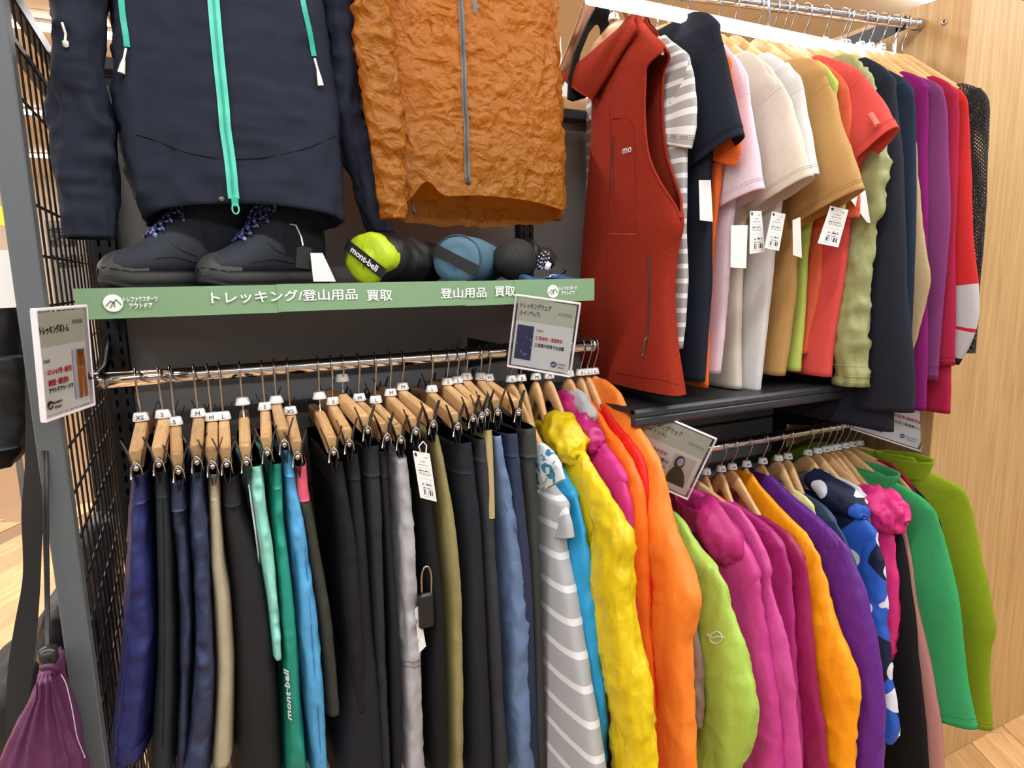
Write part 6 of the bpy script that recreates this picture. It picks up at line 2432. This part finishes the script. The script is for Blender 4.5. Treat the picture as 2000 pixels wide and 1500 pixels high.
def patch_between(root, F, top, bot, k0, k1, mat, name, wall=.006, seed=1, n=22, m=12):
    """thick curved cloth panel between two measured lines, k0..k1 out of the garment plane"""
    T, B = np.array([F.uz(p) for p in top]), np.array([F.uz(p) for p in bot])
    T, B = resample(T, n, 1), resample(B, n, 1)
    G = []
    for f in np.linspace(0, 1, m):
        uz = T + (B - T) * f
        kk = (k0[0] + (k0[1] - k0[0]) * np.linspace(0, 1, n)) * (1 - f) + (k1[0] + (k1[1] - k1[0]) * np.linspace(0, 1, n)) * f + .010 * math.sin(math.pi * f)
        G.append(F.pt(uz[:, 0], uz[:, 1], kk))
    G = np.array(G)
    G2 = G - F.n * wall
    ring = np.concatenate([G, G2[::-1]], 0).transpose(1, 0, 2)
    return MB().grid(ring, True, True, True).build(name, mat, root)


patch_between(vest_root, vest_F, [(1246, 26), (1215, 70), (1180, 118), (1149, 156)], [(1268, 60), (1240, 110), (1215, 158), (1192, 200)], (.006, .075), (.030, .050), VST, 'collar')
patch_between(vest_root, vest_F, [(1246, 26), (1215, 75), (1200, 110), (1190, 140)], [(1268, 60), (1238, 130), (1215, 180), (1196, 225)], (-.02, -.035), (-.02, -.02), VD, 'collar_inside')
zipm = plain('zip_plum', (70, 36, 40), .5)
seam(vest_root, vb, [(1199, 262), (1198, 290), (1196, 320), (1198, 380)], .0016, zipm, 'chest_zip')
seam(vest_root, vb, [(1268, 500), (1270, 560), (1268, 620), (1264, 660)], .0024, zipm, 'pocket_zip')
seam(vest_root, vb, [(1264, 660), (1260, 680), (1258, 695)], .0034, plain('zip_pull_brown', (86, 62, 56), .4), 'zip_pull', .004, 8)
seam(vest_root, vb, [(1196, 232), (1215, 230), (1236, 232), (1240, 280), (1242, 360), (1240, 455)], .0011, VD, 'stitching', 0)
seam(vest_root, vb, [(1192, 457), (1215, 458), (1242, 457)], .0013, fab((196, 84, 62), 'fleece'), 'stitching', .0)
seam(vest_root, vb, [(1190, 200), (1195, 300), (1186, 450), (1184, 600), (1190, 745)], .0014, VD, 'stitching', 0)
seam(vest_root, vb, [(1200, 728), (1240, 735), (1290, 742), (1326, 752)], .0012, VD, 'stitching', 0, 30)
p_, n_ = on_surf(vb, (1226, 294), .002)
if p_ is not None:
    rt = np.cross((0, 0, 1.0), n_)
    place_text('lettering', 'mo', p_, rt, (0, 0, 1), INKW, vest_root, .011, .028, .0)
# lime jacket emblem: a loop with a bar through it
ls = child(lime_root, 'sleeve', 'body')
seam(lime_root, ls, [(1380, 1243), (1390, 1240), (1398, 1232), (1408, 1235), (1412, 1246), (1406, 1256), (1394, 1256), (1386, 1250), (1390, 1240)], .0011, INKW, 'emblem', .002, 30)
seam(lime_root, ls, [(1382, 1238), (1392, 1246), (1404, 1242), (1418, 1246)], .0011, INKW, 'emblem', .002, 16)
# lettering down the teal leg
tl = child(tr['teal'], 'legs')
p_, n_ = on_surf(tl, (566, 1355), .004)
if p_ is not None:
    q_, _ = on_surf(tl, (564, 1320), .004)
    upd = (q_ - p_) if q_ is not None else np.array([0, 0, 1.])
    place_text('lettering', 'mont·bell', p_, upd, np.cross(n_, upd), INKW, tr['teal'], .014, .085, .01)
# printed price tag and security tag on the black trousers
yf = 1.03
price_tag(tr['black_tag'], [(806, 880), (839, 886), (853, 980), (821, 972)], yf, True)
MB().tube([PY(822, 884, yf), PY(818, 872, yf - .003), PY(826, 862, yf), PY(833, 870, yf), PY(832, 884, yf)], .0012, 6).build('tag_loop', M['cord_white'], tr['black_tag'])
lp = [PY(824, 1160, yf), PY(823, 1125, yf - .002), PY(828, 1105, yf - .004), PY(838, 1104, yf - .004), PY(843, 1125, yf - .002), PY(842, 1160, yf)]
sx_ = MB().tube(resample(lp, 22, 2), .0017, 7).build('tag_shackle', M['steel'], tr['black_tag'])
MB().bbox((-.014, -.006, -.033), (.014, .006, .033), .004, 0, np.array(Matrix.Translation(Vector(PY(832, 1192, yf))))).build('security_tag', M['black_plastic'], tr['black_tag'])
price_tag(tr['black_tag'], [(810, 1190), (818, 1182), (832, 1262), (818, 1276)], yf + .004, False)
# drawstrings and piping
seam(tr['mint'], child(tr['mint'], 'waistband', 'legs'), [(490, 945), (496, 990), (503, 1040), (508, 1080), (512, 1130)], .0014, M['cord_white'], 'drawstring', .003)
seam(tr['navy_b'], child(tr['navy_b'], 'legs'), [(368, 1000), (367, 1040), (366, 1075)], .0013, M['cord_white'], 'piping', .002)
for px in ((785, 1290, 832, 1288), (786, 1300, 832, 1298)):
    seam(tr['grey'], child(tr['grey'], 'legs'), [(px[0] + 1, px[1]), ((px[0] + px[2]) / 2, px[1] + 3), (px[2] - 2, px[3])], .0016, fab((120, 120, 124), 'twill'), 'knee_seam', 0)
seam(tr['steelblue'], child(tr['steelblue'], 'legs'), [(984, 980), (996, 1010), (1012, 1050), (1022, 1100), (1026, 1180)], .0009, fab((64, 84, 116), 'twill'), 'stitching', 0)
seam(tr['sky'], child(tr['sky'], 'legs'), [(584, 960), (596, 1060), (606, 1200), (616, 1330), (628, 1490)], .0009, fab((56, 120, 170), 'twill'), 'stitching', 0)
seam(tr['charcoal'], child(tr['charcoal'], 'legs'), [(318, 960), (321, 1100), (322, 1250), (318, 1460)], .0009, fab((24, 28, 30), 'twill'), 'stitching', 0)

# ---------------------------------------------------------------- bracket and tilted hanger beside the vest
t_ = thing('shelf_bracket', 'black pointed steel end bracket with an open loop, left of the rust vest', 'bracket', (.80, 1.28, 1.95))
BKY = 1.30
M['matte_black'] = plain('matte_black', (20, 20, 21), .85, 0, .15)


def plate(pts, Y, th, name, mat, root, hole=None):
    P = np.array([PY(x, y, Y) for x, y in pts])
    n = len(P)
    c = P.mean(0)
    if hole is None:
        b = MB()
        V = np.concatenate([P, P + np.array([0, th, 0])])
        T = []
        import mathutils
        tris = mathutils.geometry.tessellate_polygon([[Vector((p[0], p[2], 0)) for p in P]])
        for a_, b_, c_ in tris:
            T += [(a_, b_, c_), (a_ + n, c_ + n, b_ + n)]
        Q = [(i, (i + 1) % n, (i + 1) % n + n, i + n) for i in range(n)]
        return b.add(V, Q, T, None, 0, False).build(name, mat, root)
    Hh = np.array([PY(x, y, Y) for x, y in hole])
    assert len(Hh) == n
    d = np.array([0, th, 0])
    G = np.stack([P, Hh, Hh + d, P + d], 0)
    G = np.concatenate([G, G[:1]], 0)
    return MB().grid(G, True, False, False, 0, False).build(name, mat, root)


plate([(1186, -8), (1192, 30), (1188, 60), (1182, 105), (1176, 128), (1150, 140), (1112, 150), (1124, 100), (1148, 45), (1168, 8)], BKY, .008, 'loop_plate', M['matte_black'], t_,
      [(1172, 46), (1176, 56), (1176, 70), (1173, 100), (1168, 122), (1150, 130), (1128, 134), (1134, 105), (1150, 65), (1164, 47)])
plate([(1113, 150), (1150, 135), (1200, 118), (1222, 150), (1200, 178), (1160, 186), (1122, 197), (1111, 192)], BKY, .008, 'foot_plate', M['matte_black'], t_)
t_ = thing('wooden_hanger', 'dark brown wooden hanger tilted steeply beside the orange windbreaker', 'hanger', (.80, 1.36, 1.95))
A, B = PY(1162, -30, 1.36), PY(1082, 178, 1.36)
d = (B - A) / np.linalg.norm(B - A)
sd_ = np.cross(d, (0, 1.0, 0))
sd_ /= np.linalg.norm(sd_)
G = []
for f in np.linspace(0, 1, 14):
    c = A + (B - A) * f + sd_ * .006 * math.sin(f * 3)
    w = .016 - .003 * f
    G.append([c + sd_ * w * math.cos(a) * 1.0 + np.array([0, .007 * math.sin(a), 0]) for a in np.linspace(0, 2 * math.pi, 12, endpoint=False)])
MB().grid(np.array(G), True, True, True).build('arm', M['hanger_wood_dark'], t_)
A2 = A + (A - B) * np.array([1, 1, -1]) * 0 + np.array([.0, .0, .0])
G = []
for f in np.linspace(0, 1, 10):
    c = A + np.array([.12 * f, 0, .02 * math.sin(f * math.pi) - .12 * f * f])
    G.append([c + np.array([.0, .007 * math.sin(a), .013 * math.cos(a)]) for a in np.linspace(0, 2 * math.pi, 10, endpoint=False)])
MB().grid(np.array(G), True, True, True).build('arm', M['hanger_wood_dark'], t_)

# other side of the rack: rail with a few hangers and tags seen over the back panel
t_ = rail('hanging_rail', 'thin rail on the far side of the rack seen over the back panel', (.5, 1.72, 2.02), (1.6, 1.72, 2.02), .008)
for x_ in (.742, 1.56):
    MB().box((x_, YB + .03, 2.012), (x_ + .006, 1.725, 2.02)).build('arm', M['black_metal'], t_)
    MB().box((x_, YB + .03, PTOP - .02), (x_ + .012, YB + .042, 2.02)).build('upright', M['black_metal'], t_)
for i, (px, py, wd, hh) in enumerate(((1083, 68, 24, 75), (1100, 130, 20, 60), (1086, 186, 15, 20))):
    tg = thing('hanging_tag', ('large white paper tag', 'crumpled white paper tag', 'small white size tag')[i] + ' hanging behind the tilted brown hanger', 'tag', tuple(PY(px, py, 1.55)))
    price_tag(tg, [(px - wd / 2, py), (px + wd / 2, py + 3), (px + wd / 2 + 4, py + hh), (px - wd / 2, py + hh - 4)], (1.55, 1.58, 1.58, 1.55), False, 'tag_card')
    q0_ = PY(px, py, 1.56)
    MB().tube([q0_, (q0_ + np.array([q0_[0], 1.72, 2.03])) / 2, np.array([q0_[0], 1.72, 2.03])], .0012, 5).build('tag_loop', M['cord_white'], tg)

# ---------------------------------------------------------------- left edge: bags hanging outside the mesh, far racks
BLK = fab((34, 35, 37), 'nylon', .1, 'bag')
t_ = thing('backpack', 'black backpack hanging at the far left behind the grey post', 'backpack', (-.52, 1.35, 1.0))
G = front_loft([(540, -170, 40), (600, -190, 62), (680, -195, 66), (760, -195, 68), (840, -190, 66), (890, -180, 60), (905, -160, 45)], 1.30, .18, 'nylon', 91, 1.5, 50, 48, .7)
MB().grid(G, True, True, True).build('body', BLK, t_)
G = front_loft([(700, -150, 40), (760, -152, 52), (820, -150, 52), (880, -140, 44)], 1.21, .05, 'nylon', 92, 1.2, 30, 32, .7)
MB().grid(G, True, True, True).build('pocket', BLK, t_)
w_ = thing('paper_notice', 'white paper notice hanging at the far left edge above the backpack', 'notice', tuple(PY(10, 540, 1.1)))
MB().add(np.concatenate([[PY(-40, 486, 1.1), PY(31, 490, 1.1), PY(41, 600, 1.1), PY(-38, 604, 1.1)], np.array([PY(-40, 486, 1.1), PY(31, 490, 1.1), PY(41, 600, 1.1), PY(-38, 604, 1.1)]) + np.array([0, .001, 0])]),
         [(0, 3, 2, 1), (4, 5, 6, 7), (0, 1, 5, 4), (1, 2, 6, 5), (2, 3, 7, 6), (3, 0, 4, 7)], None, None, 0, False).build('sheet', M['paper'], w_)
MB().tube([PY(-4, 486, 1.1), PY(-2, 440, 1.12)], .001, 5).build('string', M['cord_white'], w_)
t_ = thing('webbing_strap', 'wide black webbing strap hanging in a wave left of the grey post', 'strap', tuple(PY(60, 900, 1.06)))
edge = [(560, 44, 70), (700, 48, 88), (850, 50, 90), (930, 48, 88), (1000, 40, 86), (1060, 44, 82), (1130, 46, 80), (1220, 28, 74), (1300, 15, 66), (1400, 10, 52), (1520, 5, 46)]
ys = np.array([e_[0] for e_ in edge], float)
yy = np.linspace(560, 1520, 60)
L_, R_ = np.interp(yy, ys, [e_[1] for e_ in edge]), np.interp(yy, ys, [e_[2] for e_ in edge])
for _ in range(4):
    for a in (L_, R_):
        a[1:-1] = (a[:-2] + 2 * a[1:-1] + a[2:]) / 4
YS = 1.06 + .008 * np.sin(yy / 90)
G = np.array([[PY(l, y, Y), PY(r, y, Y), PY(r, y, Y + .003), PY(l, y, Y + .003)] for l, r, y, Y in zip(L_, R_, yy, YS)])
MB().grid(G, True, True, True, 0, False).build('webbing', fab((56, 56, 55), 'twill'), t_)
t_ = thing('drawstring_bag', 'purple drawstring bag at the lower left corner', 'bag', tuple(PY(92, 1400, .95)))
PB = fab((92, 44, 82), 'nylon')
G = front_loft([(1298, 76, 116), (1310, 74, 121), (1326, 78, 118), (1345, 66, 122), (1400, 38, 142), (1450, 14, 158), (1500, -2, 170), (1600, -12, 180), (1680, 0, 172)], .95, .09, 'nylon', 95, .6, 60, 64, .8)
t = np.linspace(0, 2 * math.pi, 64, endpoint=False)
fold = np.clip(1.3 - np.arange(60) / 45, .25, 1)
C = G.mean(1)
G = G + (G - C[:, None]) * (.10 * np.sin(t * 13)[None, :, None] * fold[:, None, None])
MB().grid(G, True, True, True).build('sack', PB, t_)
MB().tube(resample([PY(82, 1306, .92), PY(96, 1300, .915), PY(112, 1306, .92), PY(116, 1312, .93)], 12, 1), .004, 8).build('gather_band', fab((74, 32, 66), 'nylon'), t_)
MB().tube([PY(91, 880, 1.0), PY(92, 1000, .99), PY(94, 1150, .97), PY(94, 1275, .95)], .0022, 6).build('cord', M['black_plastic'], t_)
MB().tube([PY(84, 880, 1.0), PY(86, 1000, .99), PY(90, 1150, .97), PY(92, 1275, .95)], .0022, 6).build('cord', M['black_plastic'], t_)
MB().lathe([(0, .014), (.010, .010), (.012, -.004), (.007, -.014), (0, -.016)], PY(94, 1280, .945), (.1, 0, 1), 12).build('cord_lock', plain('lock_black', (36, 38, 38), .25), t_)
MB().tube(resample([PY(112, 1308, .93), PY(128, 1330, .93), PY(140, 1380, .93), PY(150, 1440, .935), PY(166, 1480, .94)], 20, 1), .0006, 5).build('thread', M['cord_white'], t_)
t_ = thing('dark_duffel', 'black duffel bag low behind the strap and purple bag', 'bag', tuple(PY(60, 1300, 1.25)))
G = front_loft([(1150, 100, 160), (1200, 85, 170), (1240, 40, 180), (1300, -40, 200), (1400, -60, 210), (1520, -70, 220), (1640, -60, 220)], 1.22, .2, 'nylon', 96, 1.2, 50, 44, .7)
MB().grid(G, True, True, True).build('body', BLK, t_)
t_ = thing('dark_pouch', 'dark pouch hanging outside the mesh below the rail', 'bag', tuple(PY(215, 900, 1.7)))
G = front_loft([(700, 190, 200), (760, 186, 206), (800, 182, 226), (860, 186, 236), (920, 190, 244), (985, 196, 246), (1000, 204, 240)], 1.62, .05, 'nylon', 97, 1, 40, 32, .7)
MB().grid(G, True, True, True).build('body', BLK, t_)

t_ = thing('hanging_coat', 'long black coat seen through the mesh behind the indigo trousers', 'coat', tuple(PY(200, 1200, 1.78)))
G = front_loft([(1010, 178, 222), (1060, 150, 236), (1150, 140, 240), (1300, 150, 243), (1450, 172, 246), (1560, 190, 250)], 1.78, .10, 'nylon', 98, 1.5, 50, 40, .7)
MB().grid(G, True, True, True).build('body', BLK, t_)
MB().tube([PY(200, 1012, 1.78), PY(201, 960, 1.78), PY(203, 930, 1.76)], .003, 6).build('loop', M['black_plastic'], t_)

# notice board seen through the mesh
t_ = thing('notice_board', 'grey printed board with bold Japanese lines seen through the mesh', 'notice', tuple(PY(140, 500, 2.0)))
Y_ = 2.0
a_, b_ = PY(86, 430, Y_), PY(200, 620, Y_)
MB().bbox((a_[0], Y_, b_[2]), (b_[0], Y_ + .008, a_[2]), .001).build('board', plain('board_shaded', (150, 146, 140), .7), t_)  # grey-beige darkened: the shade it stands in is put into the colour
MB().bbox(((a_[0] + b_[0]) / 2 - .02, Y_ + .008, 0), ((a_[0] + b_[0]) / 2 + .02, Y_ + .03, a_[2]), .002).build('stand', M['black_metal'], t_)
for body, x0, x1, y, hh in (('ストラップレス', 100, 164, 503, .016), ('は形にあり', 112, 160, 517, .016), ('だきますように', 98, 160, 455, .03), ('お願いします', 98, 150, 475, .02)):
    a, b = PY(x0, y, Y_ - .002), PY(x1, y, Y_ - .002)
    place_text('lettering', body, (a + b) / 2 * np.array([1, 1, 1]), RX, UZ, M['ink'], t_, hh, b[0] - a[0], .02)
# far rack with a few clothes
x0, x1, Y = -2.6, -1.0, 4.6
fr = thing('distant_rack', 'distant clothes rack seen past the left post', 'rack', ((x0 + x1) / 2, Y, 0))
for x in (x0, x1):
    MB().bbox((x - .015, Y - .015, 0), (x + .015, Y + .015, 1.55), .002).build('upright', M['post_grey'], fr)
MB().tube([(x0, Y, 1.5), ((x0 + x1) / 2, Y, 1.5), (x1, Y, 1.5)], .012, 8).build('bar', M['steel'], fr)
for i, (nm, cc) in enumerate((('charcoal', (60, 62, 70)), ('pale grey', (178, 176, 172)), ('navy', (50, 60, 90)), ('taupe', (150, 146, 140)), ('moss green', (70, 88, 76)), ('white', (220, 218, 214)))):
    x = x0 + .2 + i * .24
    g_ = thing('distant_garment', nm + ' garment hanging on the distant clothes rack', 'garment', (x, Y, 1.5), 'garments on the distant rack')
    zs = np.linspace(1.42, .75, 12)
    hw = np.interp(zs, [.75, 1.3, 1.42], [.24, .22, .06])
    t = np.linspace(0, 2 * math.pi, 16, endpoint=False)
    G = np.array([[(x + .05 * math.sin(a), Y + w * math.cos(a), z) for a in t] for w, z in zip(hw, zs)])
    MB().grid(G, True, True, True).build('cloth', fab(cc, 'cotton'), g_)
ys_ = thing('distant_sign', 'small yellow and white sign far off at the left edge', 'sign', tuple(PY(5, 430, 5.2)))
c = PY(2, 425, 5.2)
MB().bbox((c[0] - .22, 5.2, c[2] - .05), (c[0] + .05, 5.22, c[2] + .07), .002).build('board', plain('sign_yellow', (236, 214, 60), .6), ys_)
MB().tube([(c[0] - .05, 5.21, 0), (c[0] - .05, 5.21, 1), (c[0] - .05, 5.21, c[2] - .04)], .01, 8).build('pole', M['steel'], ys_)
# seams on the boots
for b_, pth in ((b1, [[(300, 505), (340, 500), (380, 512), (440, 518)], [(330, 470), (352, 488), (384, 500)]]), (b2, [[(490, 512), (530, 505), (570, 512), (600, 520)], [(520, 470), (540, 490), (570, 500)]])):
    for p in pth:
        seam(b_, child(b_, 'upper'), p, .0012, plain('boot_seam', (28, 30, 34), .7), 'seam', 0, 20)
for o in list(bpy.data.objects):
    for k_ in ('_o', '_d', '_cx', '_yf', '_zc'):
        if k_ in o:
            del o[k_]
